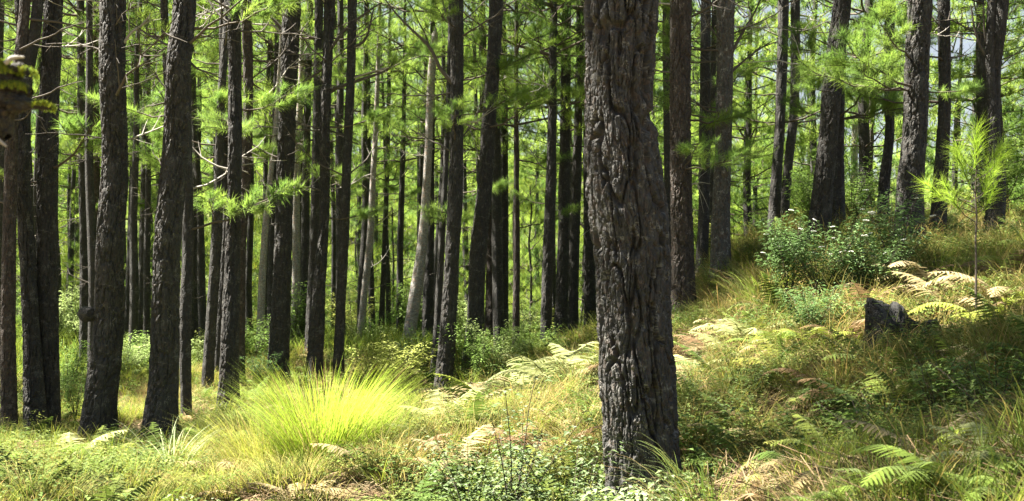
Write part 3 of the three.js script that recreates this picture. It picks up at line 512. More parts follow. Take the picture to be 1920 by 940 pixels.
function frondGeometry(seed, droop, pairs = 20, wide = 0.2) { const g = new GB(); frondInto(g, rng(seed), droop, pairs, wide); return g.build(); }
function fernClump(seed, n, droop, flat) { const g = new GB(), R = rng(seed), o = new THREE.Object3D(); for (let k = 0; k < n; k++) { o.rotation.set(0, k / n * 6.283 + R(), (R() - 0.5) * 0.5 - flat, 'YXZ'); const q = 0.6 + 0.5 * R(); o.scale.set(q, q, q); o.updateMatrix(); frondInto(g, R, droop * (0.7 + 0.6 * R()), 16, 0.16 + 0.06 * R(), o.matrix.clone()); } return g.build(); }
const CLUMPS = [fernClump(511, 5, 1.6, 0.1), fernClump(512, 4, 2, 0.2), fernClump(513, 5, 2.6, 0.4)];
const FRONDS = [frondGeometry(501, 1.5), frondGeometry(502, 1.8, 22, 0.18), frondGeometry(503, 1.2, 18, 0.22), frondGeometry(504, 2.2, 20, 0.17)];
const tintFern = {}; function fernMat(c, key) { return tintFern[key] ??= leafy(c, 0.4); }
const FERN = { green: fernMat([0.14, 0.205, 0.03], 'green'), pale: fernMat([0.33, 0.36, 0.15], 'pale'), lime: fernMat([0.27, 0.33, 0.045], 'lime'), brown: fernMat([0.21, 0.135, 0.068], 'brown'), straw: fernMat([0.38, 0.31, 0.16], 'straw') };
function fern(px, py, d, L, n, mat, label, seed, group, flat = 0) {
  const R = rng(seed), q = at(px, py, d), y = groundY(q.x, d), t = thing('fern', label, 'fern', V(q.x, y - 0.02, -d), group), p0 = R() * 6.28;
  for (let k = 0; k < n; k++) { const f = part('frond', FRONDS[Math.floor(R() * 4)], mat, t), s = L * (d < 5.6 ? 1.2 : 1.4) * (0.75 + 0.5 * R()); f.rotation.set(0, p0 + k / n * 6.283 + (R() - 0.5) * 0.7, (R() - 0.6) * 0.3 - flat, 'YXZ'); f.scale.set(s, s, s); }
  return t;
}
// scattered ground cover, too many to count
function scatter(name, label, category, geometry, material, n, gen, place) {
  const m = shadowed(new THREE.InstancedMesh(geometry, material, n)), o = new THREE.Object3D(), col = new THREE.Color(); m.name = numbered(name); let k = 0, tries = 0;
  while (k < n && tries++ < n * 30) { const s = gen(); if (!s || (s.d < 20 && fbm(s.x / 1.1 + 40, s.d / 1.1, 99, 3) > 0.65 && category !== 'litter') || (category === 'grass' && s.d < 5.8 && s.x > 0.9 && hash(Math.floor(s.x * 40), Math.floor(s.d * 40), 3) < 0.7)) continue; o.position.set(s.x, groundY(s.x, s.d) - 0.01, -s.d); const q = place(o, s); if (!q) continue; o.updateMatrix(); m.setMatrixAt(k, o.matrix); m.setColorAt(k, col.setRGB(...q)); k++; }
  m.count = k; tag(m, label, category, undefined, 'stuff'); scene.add(m); return m;
}
const near = (R, lo, hi, a0 = -0.6, a1 = 0.6) => { const d = lo * Math.pow(hi / lo, R()); return { d, x: d * lerp(a0, a1, R()) }; };
const open = (s) => s.d < 7.1 && s.d > 5 && s.x > 0.35 && s.x < 1.5;
const patchy = (s, seed, sc = 1.3) => fbm(s.x / sc, s.d / sc, seed, 3);
const G1 = grassTuft(601, 26, 0.34, 0.006, 0.09, 1.6), G2 = grassTuft(602, 22, 0.5, 0.005, 0.07, 1.1), G3 = grassTuft(603, 30, 0.24, 0.006, 0.12, 1.0), G4 = grassTuft(604, 26, 0.5, 0.012, 0.2, 1.2, 3);
{
  const R = rng(71), big = (s) => 0.8 + 0.5 * R() + clamp((s.d - 10) / 30) * 0.6;
  const turn = (o, s, k) => { o.rotation.set((R() - 0.5) * 0.3, R() * 6.28, (R() - 0.5) * 0.3); const q = big(s) * k; o.scale.set(q, q * (0.8 + 0.4 * R()), q); };
  scatter('grass', 'short green grass covering the forest floor', 'grass', G1, M.grass, 9000, () => near(R, 3.6, 34), (o, s) => { const n = patchy(s, 11), right = sstep(0.1, 0.3, s.x / s.d); if (n < 0.36 + 0.1 * right) return null; turn(o, s, 0.9); return jitter(mix3(mix3(GREEN, LIME, clamp(1.4 * R() - 0.2) * (1 - 0.5 * right)), STRAW, R() < 0.2 ? 0.6 : 0.05), R, 0.4); });
  scatter('grass', 'yellowed dry grass between the green tufts', 'grass', G2, M.grass, 6000, () => near(R, 3.6, 30), (o, s) => { const n = patchy(s, 23), slope = Math.max(sstep(0.12, 0.2, s.x / s.d) * sstep(6, 8, s.d), s.x > -1.6 && s.x < 0.9 && s.d > 8 && s.d < 14 ? 1 : 0); if (n < 0.48 - 0.14 * slope) return null; turn(o, s, 0.75 + 0.3 * slope); return jitter(mix3(OLIVE, STRAW, 0.85 * R()), R, 0.4); });
  scatter('grass', 'low matted grass on the sunlit slope', 'grass', G3, M.grass, 9000, () => near(R, 3.6, 26), (o, s) => { turn(o, s, 1); const n = patchy(s, 31, 0.9); return jitter(n > 0.55 ? mix3(LIME, OLIVE, R()) : n > 0.45 ? mix3(STRAW, BROWN, R() * 0.7) : mix3(GREEN, OLIVE, R()), R, 0.4); });
  scatter('undergrowth', 'green undergrowth on the far floor and hillside', 'undergrowth', G4, M.grass, 16000, () => near(R, 24, 150, -0.62, 0.62), (o, s) => { turn(o, s, 0.7 + s.d / 90); return jitter(mix3(GREEN, LIME, R() * R() + 0.1), R, 0.5); });
  const fernM = leafy([1, 1, 1], 0.38), put = (o, q, tip) => { o.rotation.set((R() - 0.5) * tip, R() * 6.28, (R() - 0.5) * tip); o.scale.set(q, q * (0.8 + 0.4 * R()), q); };
  scatter('undergrowth', 'brown withered bracken slumped through the slope', 'undergrowth', CLUMPS[2], fernM, 1500, () => near(R, 5.6, 20, -0.3, 0.6), (o, s) => { const dry = s.x > -1.6 && s.x < 0.9 && s.d > 8 && s.d < 14 ? 0.14 : s.x > 2 && s.d > 6 ? 0.06 : 0; if (open(s) || patchy(s, 41, 1.6) < 0.47 - dry) return null; put(o, 0.35 + 0.4 * R(), 0.7); return jitter(mix3([0.15, 0.09, 0.045], [0.38, 0.3, 0.15], R()), R, 0.4); });
  scatter('undergrowth', 'small arching green ferns among the grass', 'undergrowth', CLUMPS[0], fernM, 700, () => near(R, 6.2, 24), (o, s) => { if (open(s) || patchy(s, 47, 1.8) < 0.5 || (s.x > 1 && R() < 0.5)) return null; put(o, 0.28 + 0.34 * R(), 0.4); return jitter(mix3([0.08, 0.13, 0.022], [0.28, 0.3, 0.06], R() * R()), R, 0.4); });
  scatter('undergrowth', 'pale drooping ferns among the dry grass', 'undergrowth', CLUMPS[1], fernM, 500, () => near(R, 6, 22), (o, s) => { if (patchy(s, 43, 1.8) < 0.48) return null; put(o, 0.3 + 0.4 * R(), 0.5); return jitter(mix3([0.24, 0.27, 0.06], [0.42, 0.38, 0.18], R()), R, 0.3); });
  const sticks = new GB(); for (let k = 0; k < 16; k++) { const a = R() * 6.28, x = (R() - 0.5) * 0.4, z = (R() - 0.5) * 0.4, L = 0.06 + 0.16 * R(), y = 0.01 + 0.05 * R(), dy = (R() - 0.4) * 0.1; sticks.tube([V(x, y, z), V(x + Math.cos(a) * L, y + dy, z + Math.sin(a) * L)], [0.0025 + 0.002 * R(), 0.0015], 3, [1, 1, 1]); }
  scatter('forest_litter', 'fallen twigs and dead needles on the ground', 'litter', sticks.build(), mk({ vertexColors: true }), 6000, () => near(R, 4, 22), (o, s) => { o.rotation.set(0, R() * 6.28, 0); const q = 0.7 + 0.8 * R(); o.scale.set(q, q, q); return jitter(mix3([0.09, 0.058, 0.03], [0.26, 0.19, 0.1], R()), R, 0.3); });
}
// leafy stems: shrubs
function shrubGeometry(seed, h, r, stems, leaves, size, aspect = 2.4, clusterTop = 0) {
  const R = rng(seed), wood = new GB(), fol = new GB(), tips = [];
  for (let s = 0; s < stems; s++) {
    const ph = R() * 6.283, lean = r * (0.3 + 0.9 * R()), hh = h * (0.6 + 0.5 * R()), pts = [], N = 6; for (let k = 0; k <= N; k++) { const u = k / N; pts.push(V(Math.cos(ph) * lean * Math.pow(u, 1.4) + (R() - 0.5) * 0.03, u * hh - 0.04, Math.sin(ph) * lean * Math.pow(u, 1.4) + (R() - 0.5) * 0.03)); }
    wood.tube(pts, pts.map((_, i) => lerp(0.006, 0.002, i / N) * (0.7 + h * 0.4)), 4); tips.push(pts[N]);
    const per = Math.round(leaves / stems);
    for (let k = 0; k < per; k++) {
      const u = clamp(0.22 + 0.78 * Math.pow(R(), 0.7)), f = u * N, i = Math.min(N - 1, Math.floor(f)), b = pts[i].clone().lerp(pts[i + 1], f - i), a = R() * 6.283, reach = size * (0.4 + 1.8 * R()) * (1.3 - 0.6 * u), o = b.clone().add(V(Math.cos(a) * reach, (R() - 0.35) * reach * 0.8, Math.sin(a) * reach));
      const dir = V(Math.cos(a), 0.35 * (R() - 0.6), Math.sin(a)).normalize(), side = V(-Math.sin(a), (R() - 0.5) * 0.7, Math.cos(a)).normalize(), L = size * (0.6 + 0.7 * R()), w = L / aspect / 2, tn = 0.75 + 0.5 * R(), c = [tn, tn, tn], fold = -0.18 * L;
      const p0 = o, p1 = o.clone().addScaledVector(dir, L * 0.45), p2 = o.clone().addScaledVector(dir, L).add(V(0, -0.15 * L, 0));
      for (const sg of [-1, 1]) { const m = o.clone().addScaledVector(dir, L * 0.4).addScaledVector(side, w * sg).add(V(0, -fold * 0.5, 0)); const j = fol.v(p0.x, p0.y, p0.z, c); fol.v(m.x, m.y, m.z, c); fol.v(p1.x, p1.y, p1.z, c); fol.v(p2.x, p2.y, p2.z, c); fol.tri(j, j + 1, j + 2); fol.tri(j + 2, j + 1, j + 3); }
    }
  }
  return { wood: wood.build(), fol: fol.build(), tips };
}
{
  const R = rng(73), S = [shrubGeometry(721, 0.32, 0.16, 4, 44, 0.055, 2.2), shrubGeometry(722, 0.26, 0.2, 5, 60, 0.04, 1.8)];
  S.forEach((h, i) => scatter('undergrowth', i ? 'small-leaved herbs woven through the grass' : 'leafy green herbs woven through the grass', 'undergrowth', h.fol, M.leaf, 1500, () => near(R, 5.5, 30), (o, s) => { const n = patchy(s, 53 + i * 6, 1.4); if (n < 0.55) return null; const q = 0.5 + 0.6 * R(); o.rotation.set((R() - 0.5) * 0.3, R() * 6.28, (R() - 0.5) * 0.3); o.scale.set(q, q, q); return jitter(mix3([0.09, 0.15, 0.025], [0.27, 0.31, 0.06], R() * R()), R, 0.4); }));
}
{
  const R = rng(79), S = [shrubGeometry(731, 0.5, 0.34, 10, 420, 0.045, 2.2), shrubGeometry(732, 0.42, 0.4, 10, 460, 0.05, 2.6)];
  S.forEach((h, i) => scatter('undergrowth', i ? 'rounded leafy bushlets all over the forest floor' : 'upright leafy bushlets all over the forest floor', 'undergrowth', h.fol, M.leaf, 330, () => near(R, 6, 32), (o, s) => { const n = patchy(s, 97 + i * 6, 2.2); if (n < 0.5) return null; const q = 0.5 + 0.7 * R(); o.rotation.set((R() - 0.5) * 0.2, R() * 6.28, (R() - 0.5) * 0.2); o.scale.set(q * 1.2, q * 0.9, q * 1.2); return jitter(mix3([0.07, 0.12, 0.022], [0.26, 0.29, 0.06], R() * R()), R, 0.4); }));
}
const leafTint = {}; const leafMat = (c) => leafTint[c.join()] ??= leafy(c, 0.38);
const SHRUBS = [shrubGeometry(701, 0.9, 0.5, 16, 2000, 0.06), shrubGeometry(702, 1.1, 0.6, 18, 2200, 0.065), shrubGeometry(703, 0.7, 0.6, 18, 2200, 0.055), shrubGeometry(704, 1.3, 0.45, 14, 1700, 0.07)];
function shrub(px, py, d, which, s, color, label, group, name = 'shrub', gloss) {
  const S = SHRUBS[which], q = at(px, py, d), t = thing(name, label, 'shrub', V(q.x, groundY(q.x, d), -d), group); t.rotation.y = px * 0.37; t.scale.set(s, s, s);
  part('stems', S.wood, M.limb, t, 'stuff'); part('leaves', S.fol, gloss ?? leafMat(color), t, 'stuff'); return t;
}
// ------------------------------------------------------------------ unseen pines added beside the view for shade (their crowns cast the shade on the right foreground and dapple the trunks)
{
  const R = rng(55), L = 'unseen pine added on the left for its shade';
  for (const [x, d, h, s, hb = 0.62, lean = 0] of [[-4.6, 6.8, 18.5, 0.95, 0.68], [-5.4, 9.0, 19.5, 0.85, 0.7, 0.03], [-5.4, 9.8, 18, 0.95, 0.68, 0.03], [-13, 16, 15, 1], [-15.5, 22, 15, 1]]) farPine(x, d, h, FARCROWNS[Math.floor(R() * 5)], s, hb, L, 'added shade pines beside the view', R, 0.17, lean);
}

// ------------------------------------------------------------------ the bright tussock and other single grass clumps
function clump(px, py, d, n, L, w, spread, stiff, color, color2, label, seed, name = 'grass_tussock', segs = 6, lift = 0) {
  const R = rng(seed), g = new GB(), q = at(px, py, d);
  for (let k = 0; k < n; k++) { const a = R() * 6.283, r = spread * Math.sqrt(R()); arcBlade(g, R, V(Math.cos(a) * r, -0.05, Math.sin(a) * r), a + (R() - 0.5) * 1.2, L * (0.45 + 0.65 * R()), w * (0.6 + 0.6 * R()), stiff, jitter(R() < 0.2 ? mix3(STRAW, OLIVE, R()) : mix3(color, color2, R()), R, 0.45), segs); }
  const m = shadowed(new THREE.Mesh(g.build(), M.grass)); m.name = numbered(name); m.position.set(q.x, groundY(q.x, d) + lift, -d); tag(m, label, 'grass'); scene.add(m); return m;
}
clump(605, 880, 10.6, 2600, 1.4, 0.006, 0.3, 1.75, [0.36, 0.48, 0.05], [0.28, 0.4, 0.045], 'large bright lime grass tussock in full sun, left of centre', 801);
clump(505, 868, 11.1, 1000, 1.0, 0.006, 0.42, 1.4, LIME, [0.4, 0.38, 0.1], 'drooping grass clump joining the left side of the large tussock', 802);
clump(690, 862, 11.2, 800, 1.0, 0.006, 0.36, 1.4, LIME, GREEN, 'shaggy grass clump joining the right side of the large tussock', 814);
clump(560, 925, 9.4, 700, 0.5, 0.005, 0.5, 1.0, [0.42, 0.38, 0.12], LIME, 'yellowing grass mat in front of the large tussock', 815);
clump(430, 905, 9.8, 600, 0.5, 0.006, 0.45, 1.0, LIME, STRAW, 'sunlit grass mat left of the yellowing one', 816);
clump(318, 850, 11.5, 70, 0.85, 0.012, 0.16, 1.3, PALE, GREEN, 'pale long-bladed grass at the foot of the stout leaning pine', 803);
clump(185, 935, 8.6, 45, 0.62, 0.014, 0.1, 0.8, [0.36, 0.45, 0.12], GREEN, 'broad-bladed bright grass at the bottom edge, lower left', 804);
clump(205, 845, 11.9, 30, 0.8, 0.01, 0.1, 1.6, LIME, GREEN, 'few upright green blades before the knotted pine', 805);
clump(1262, 905, 6.7, 46, 0.72, 0.009, 0.12, 0.75, [0.3, 0.33, 0.14], [0.34, 0.3, 0.13], 'arching thin grass leaning over the foot of the huge trunk', 806);
clump(1340, 900, 6.2, 240, 0.66, 0.007, 0.32, 0.9, OLIVE, GREEN, 'long olive grass in shade right of the huge trunk', 807);
clump(1560, 630, 10.2, 200, 0.42, 0.007, 0.2, 1.1, LIME, GREEN, 'bright grass clump left of the charred stump', 808);
clump(1900, 640, 8.4, 120, 0.5, 0.012, 0.15, 0.9, [0.14, 0.22, 0.08], GREEN, 'dark blue-green blades at the right edge of the slope', 809);
clump(60, 925, 8.8, 420, 0.62, 0.007, 0.4, 1.0, OLIVE, GREEN, 'tall olive grass in the bottom left corner', 810);
clump(240, 905, 9.4, 420, 0.5, 0.007, 0.45, 0.9, OLIVE, LIME, 'spreading soft grass between the corner and the white blades', 811);
clump(1290, 530, 15.6, 160, 0.8, 0.01, 0.3, 1.0, GREEN, OLIVE, 'long grass around the foot of the thick dark pine', 812);
clump(1440, 520, 13.8, 260, 0.8, 0.009, 0.35, 1.0, [0.2, 0.3, 0.05], LIME, 'feathery green grass left of the white flowers', 813);

// ------------------------------------------------------------------ shrubs
{
  const P = 'leafy shrub low on the forest floor far back between the pines', pale = [0.3, 0.38, 0.14], mid = [0.15, 0.24, 0.05], deep = [0.07, 0.13, 0.035], yel = [0.34, 0.38, 0.1];
  shrub(742, 715, 20, 2, 1.5, yel, 'broad yellow-green shrub below the slanting dead snag');
  shrub(700, 722, 19.5, 0, 1.0, yel, 'yellow-green shrub left of the broad one below the snag');
  shrub(790, 712, 21.5, 1, 1.0, deep, 'dark leafy shrub between the dead snag and the scarred pine');
  shrub(935, 705, 19.5, 1, 0.95, pale, 'pale tall shrub right of the pine leaning by the scarred one');
  shrub(905, 715, 18.6, 3, 0.75, mid, 'green shrub at the foot of the pine leaning by the scarred one');
  shrub(865, 690, 19.2, 3, 1.0, mid, 'leafy sapling against the right side of the scarred pine');
  shrub(990, 690, 22, 2, 1.1, mid, 'mid green shrub below the thin red-brown pine');
  shrub(230, 725, 22, 2, 1.3, pale, 'pale shrub seen between the two stout pines at left');
  shrub(262, 715, 23, 1, 0.9, mid, 'green shrub right of the pale one between the two stout pines');
  shrub(130, 735, 20, 0, 1.1, mid, 'green shrub between the forked pair and the knotted pine');
  shrub(370, 690, 26, 2, 1.4, pale, 'pale distant shrub right of the slim pine behind the leaning one');
  shrub(470, 690, 24, 1, 1.2, mid, 'green shrub between the twin trunks and the speckled pine');
  shrub(485, 712, 20.5, 2, 0.9, deep, 'low dark shrub left of the foot of the speckled pine');
  shrub(140, 770, 16.5, 3, 0.6, mid, 'small plant left of the foot of the knotted pine');
  const R = rng(88); for (let k = 0; k < 34; k++) { const d = lerp(26, 46, R()), px = lerp(20, 1080, R()); shrub(px, 640, d, Math.floor(R() * 4), 0.9 + 0.8 * R(), [pale, mid, mid, yel][Math.floor(R() * 4)], P, 'shrubs far back'); }
  for (let k = 0; k < 12; k++) { const d = lerp(19, 30, R()), px = lerp(1300, 1900, R()); shrub(px, 440, d, Math.floor(R() * 4), 0.9 + 0.5 * R(), [pale, mid, mid, yel][Math.floor(R() * 4)], 'leafy shrub along the crest of the right slope behind the trunks', 'shrubs along the crest'); }
  // foreground broad-leaved plants
  const G = leafy([0.075, 0.125, 0.028], 0.25, { specularIntensity: 1, clearcoat: 0.3, clearcoatRoughness: 0.35 }), G2b = leafy([0.2, 0.28, 0.1], 0.3, { specularIntensity: 1 });
  SHRUBS.push(shrubGeometry(711, 1.02, 0.42, 10, 430, 0.062, 2.2), shrubGeometry(712, 0.88, 0.46, 10, 420, 0.06, 2.4), shrubGeometry(713, 0.34, 0.24, 10, 260, 0.06, 2.6), shrubGeometry(714, 0.5, 0.4, 12, 500, 0.06, 2.6));
  shrub(960, 1000, 7.4, 4, 1.05, 0, 'tallest dark glossy-leaved plant left of the huge trunk', undefined, 'broadleaf_plant', G);
  shrub(1075, 1000, 7.2, 5, 0.95, 0, 'dark glossy-leaved plant close to the left side of the huge trunk', undefined, 'broadleaf_plant', G);
  shrub(885, 1000, 7.4, 5, 0.9, 0, 'dark leafy plant left of the tallest glossy-leaved plant', undefined, 'broadleaf_plant', G);
  shrub(1020, 1000, 6.9, 5, 0.75, 0, 'low glossy plant at the bottom edge between the two tall ones', undefined, 'broadleaf_plant', G);
  shrub(1205, 965, 6.55, 6, 1.35, 0, 'pale green herb at the foot of the huge trunk', undefined, 'broadleaf_plant', G2b);
  shrub(1245, 975, 6.4, 6, 1.1, 0, 'smaller pale herb right of the one at the huge trunk', undefined, 'broadleaf_plant', G2b);
  shrub(330, 960, 8.1, 6, 1.1, 0, 'low leafy plant at the bottom edge below the white blades', undefined, 'broadleaf_plant', G2b);
  shrub(420, 955, 8.2, 6, 1.0, 0, 'low leafy plant at the bottom edge below the large tussock', undefined, 'broadleaf_plant', G2b);
  shrub(1760, 760, 7.2, 7, 1.0, [0.13, 0.2, 0.042], 'leafy shrub in the deep shade on the right slope');
  shrub(1870, 770, 6.6, 7, 1.0, [0.13, 0.2, 0.042], 'leafy shrub in deep shade close to the right edge');
  shrub(1650, 790, 6.9, 7, 0.9, [0.13, 0.2, 0.042], 'leafy shrub in shade below the charred stump');
  // white-flowered bushes
  const flower = (() => { const g = new GB(), Rf = rng(5), s = new THREE.IcosahedronGeometry(0.011, 0), P = s.attributes.position; for (let k = 0; k < 16; k++) { const a = Rf() * 6.28, r = 0.05 * Math.sqrt(Rf()), x = Math.cos(a) * r, z = Math.sin(a) * r, y = 0.012 - r * r * 3; const b = g.p.length / 3; for (let i = 0; i < P.count; i++) g.v(P.getX(i) + x, P.getY(i) * 0.8 + y, P.getZ(i) + z); for (let i = 0; i < P.count; i += 3) g.tri(b + i, b + i + 1, b + i + 2); } return g.build(); })();
  [[1480, 560, 12.6, 3, 0.8, 'white-flowered bush at the left of the flowering patch'], [1540, 560, 12.4, 1, 0.95, 'tall white-flowered bush before the strongly leaning pine'], [1600, 565, 12.2, 0, 0.95, 'white-flowered bush in the middle of the flowering patch'], [1520, 600, 11.2, 2, 0.9, 'lower leafy bush in front of the white-flowered ones'], [1680, 540, 12.6, 3, 0.95, 'tall white-flowered bush before the thickest pine on the crest'], [1640, 560, 12.0, 1, 0.75, 'dim white-flowered bush left of the one before the thickest pine']].forEach(([px, py, d, w, s, label], i) => {
    const t = shrub(px, py, d, w, s, [0.11, 0.19, 0.06], label, undefined, 'flowering_bush'), Rf = rng(40 + i);
    if (i !== 3) SHRUBS[w].tips.forEach((tip, k) => { if (tip.y < 0.5 || Rf() < 0.55) return; const f = part('flower_cluster', flower, M.petal, t); f.position.copy(tip).add(V(0, 0.01, 0)); f.rotation.set((Rf() - 0.5) * 0.6, Rf() * 6, (Rf() - 0.5) * 0.6); const q = 0.5 + 0.4 * Rf(); f.scale.set(q, q, q); });
  });
}

// ------------------------------------------------------------------ ferns
[
  [1400, 575, 11.8, 0.62, 7, FERN.pale, 'large pale green fern right of the silver-flecked pine'], [1370, 600, 11.2, 0.5, 6, FERN.pale, 'pale fern in front of the large pale one'], [1440, 600, 11.0, 0.45, 6, FERN.green, 'green fern right of the pale ferns on the slope'],
  [1525, 610, 10.6, 0.5, 6, FERN.lime, 'bright yellow-green fern below the white flowers'], [1345, 590, 12, 0.45, 5, FERN.brown, 'rusty brown fern beside the large pale fern'],
  [1620, 560, 11.6, 0.45, 6, FERN.brown, 'rusty fern below the tall white-flowered bush'], [1590, 610, 10.6, 0.4, 5, FERN.brown, 'brown curled fern left of the charred stump'], [1705, 665, 9.2, 0.3, 6, FERN.brown, 'brown fern growing over the front of the charred stump'], [1740, 640, 9.3, 0.28, 5, FERN.green, 'green fern against the right side of the charred stump'],
  [1700, 520, 12.2, 0.55, 7, FERN.brown, 'brown withered fern before the thickest pine'], [1745, 510, 12, 0.6, 7, FERN.straw, 'straw-coloured withered fern left of the young pine'], [1790, 540, 11, 0.5, 6, FERN.straw, 'straw-coloured fern at the foot of the young pine'],
  [1890, 530, 10.8, 0.6, 7, FERN.straw, 'straw-coloured bracken right of the young pine'], [1850, 560, 10, 0.5, 6, FERN.lime, 'yellow-green fern below the young pine'], [1905, 480, 12, 0.6, 6, FERN.brown, 'brown bracken at the right edge on the crest'],
  [1880, 470, 12.6, 0.5, 6, FERN.lime, 'light green fern on the crest right of the young pine'], [1800, 640, 8.8, 0.35, 4, FERN.pale, 'single pale fern in the shade right of the charred stump'],
  [1920, 860, 5.2, 0.4, 5, FERN.lime, 'bright green fern cut by the right edge'],
  [1790, 985, 4.6, 0.42, 8, FERN.green, 'large green fern at the bottom in the lower right corner'], [1860, 940, 4.9, 0.4, 7, FERN.pale, 'pale fern above the large one in the lower right corner'], [1700, 990, 4.7, 0.36, 7, FERN.green, 'green fern left of the large one in the lower right corner'],
  [1890, 985, 4.4, 0.34, 7, FERN.green, 'low fern right of the large one in the lower right corner'], [1580, 990, 4.9, 0.34, 6, FERN.green, 'green fern at the bottom edge, left of the corner ferns'], [1740, 900, 5.4, 0.36, 6, FERN.straw, 'yellowish fern behind the corner ferns'],
  [1480, 985, 5.2, 0.32, 6, FERN.straw, 'dry curled fern at the bottom edge right of the huge trunk'], [1380, 965, 5.8, 0.34, 6, FERN.brown, 'reddish dry fern close right of the huge trunk'],
  [1420, 720, 8.8, 0.38, 6, FERN.brown, 'brown fern in the middle of the sunlit slope'], [1460, 760, 7.9, 0.36, 6, FERN.straw, 'straw fern low on the slope'], [1540, 700, 9, 0.36, 6, FERN.brown, 'rusty fern on the slope left of the deep shade'], [1330, 740, 8.6, 0.36, 6, FERN.straw, 'straw-coloured fern beside the right edge of the huge trunk'],
  [1300, 640, 11.2, 0.4, 6, FERN.pale, 'small curled pale fern right of the huge trunk, higher up'], [1490, 650, 9.8, 0.35, 5, FERN.lime, 'lime fern on the sunlit part of the right slope'],
  [1090, 720, 14, 0.7, 7, FERN.pale, 'pale fern touching the left side of the huge trunk'], [1040, 735, 13.5, 0.75, 8, FERN.pale, 'broad pale arching fern left of the huge trunk'], [985, 735, 14, 0.6, 7, FERN.pale, 'pale fern below the thin red-brown pine'],
  [880, 760, 13.5, 0.8, 9, FERN.straw, 'large straw-coloured fern mound in front of the scarred pine'], [925, 765, 13, 0.7, 8, FERN.lime, 'yellow-green fern right of the straw mound'], [830, 785, 12.4, 0.6, 7, FERN.pale, 'whitish fern left of the straw mound'], [760, 800, 12, 0.6, 7, FERN.lime, 'light fern at the right end of the large tussock'], [800, 830, 11, 0.45, 6, FERN.pale, 'small whitish fern right of the large tussock'],
  [700, 880, 9.6, 0.4, 6, FERN.straw, 'withered fern below the large tussock'], [760, 860, 10, 0.42, 6, FERN.brown, 'brown fern below the right end of the large tussock'], [860, 850, 9.6, 0.4, 6, FERN.straw, 'straw fern in the bare sunlit patch'], [960, 830, 9.8, 0.45, 6, FERN.brown, 'brown withered fern above the tall glossy plant'], [1040, 820, 9.4, 0.45, 7, FERN.brown, 'brown dry bracken beside the huge trunk at left'], [1070, 780, 10.4, 0.45, 7, FERN.straw, 'straw bracken above the brown one beside the huge trunk'],
  [920, 890, 8.4, 0.36, 6, FERN.lime, 'light fern behind the dark glossy plants'],
  [130, 845, 11.6, 0.6, 7, FERN.pale, 'pale shining fern before the knotted pine'], [95, 850, 11.4, 0.5, 6, FERN.green, 'green fern at the foot of the forked pair'], [50, 835, 11.8, 0.45, 6, FERN.brown, 'brown fern at the foot of the leftmost pine'], [215, 840, 12, 0.5, 6, FERN.lime, 'light fern at the foot of the knotted pine'], [400, 860, 11, 0.42, 6, FERN.straw, 'reddish dry fern left of the large tussock'], [385, 815, 13, 0.45, 6, FERN.green, 'green fern right of the stout leaning pine'],
  [560, 925, 8.6, 0.36, 6, FERN.straw, 'dry fern at the bottom edge below the tussock'], [660, 935, 8.2, 0.34, 6, FERN.green, 'green fern at the bottom edge left of the glossy plants'],
].forEach(([px, py, d, L, n, m, label], i) => fern(px, py, d, L, n, m, label, 900 + i * 13));

// ------------------------------------------------------------------ young pine on the right
{
  const d = 10, R = rng(66), q = at(1830, 530, d), gy = groundY(q.x, d), t = thing('young_pine', 'young pine with long bright green needles on the right slope', 'sapling', V(q.x, gy, -d)), g = new GB();
  const H = at(0, 262, d).y - gy, stem = []; for (let k = 0; k <= 8; k++) stem.push(V((k % 2 - 0.5) * 0.008, k / 8 * H - 0.05, 0.006 * (k % 3))); g.tube(stem, stem.map((_, i) => lerp(0.013, 0.005, i / 8)), 7); part('stem', g.build(), M.limb, t);
  const brush = (s) => { const b = new GB(), r = rng(s); for (let k = 0; k < 5; k++) tuft(b, r, V(0.0, k * 0.04 - 0.08, 0), V(0, 1, 0), 0.2, 24, 0.0045, [0.3, 0.44, 0.045]); return b.build(); }, B = [brush(1), brush(2), brush(3)];
  const put = (x, y, z, dir, s) => { const m = part('needle_tuft', B[Math.floor(R() * 3)], M.needle, t); m.position.set(x, y, z); m.quaternion.setFromUnitVectors(V(0, 1, 0), dir.normalize()); m.scale.set(s, s, s); };
  put(0, H, 0, V(0, 1, 0), 1.15); put(0, H - 0.12, 0, V(0.15, 1, 0), 1.0);
  for (const [px, py, zz] of [[1868, 285, 0.05], [1862, 318, -0.1], [1790, 300, 0.08], [1800, 330, 0.12], [1775, 352, 0.02], [1762, 358, -0.1], [1780, 380, 0.1], [1845, 345, 0.12], [1852, 372, 0.05], [1880, 300, -0.08], [1812, 290, -0.1]]) {
    const e = at(px, py, d).sub(V(q.x, gy, -d)); e.z = zz; const b = V(0, e.y - 0.12 - 0.25 * Math.abs(e.x), 0), w = new GB(); w.tube([b, b.clone().lerp(e, 0.5).add(V(0, -0.03, 0)), e], [0.005, 0.004, 0.003], 5); part('twig', w.build(), M.limb, t);
    put(e.x, e.y, e.z, e.clone().sub(b).add(V(0, 0.12, 0)), 0.75 + 0.3 * R());
  }
}
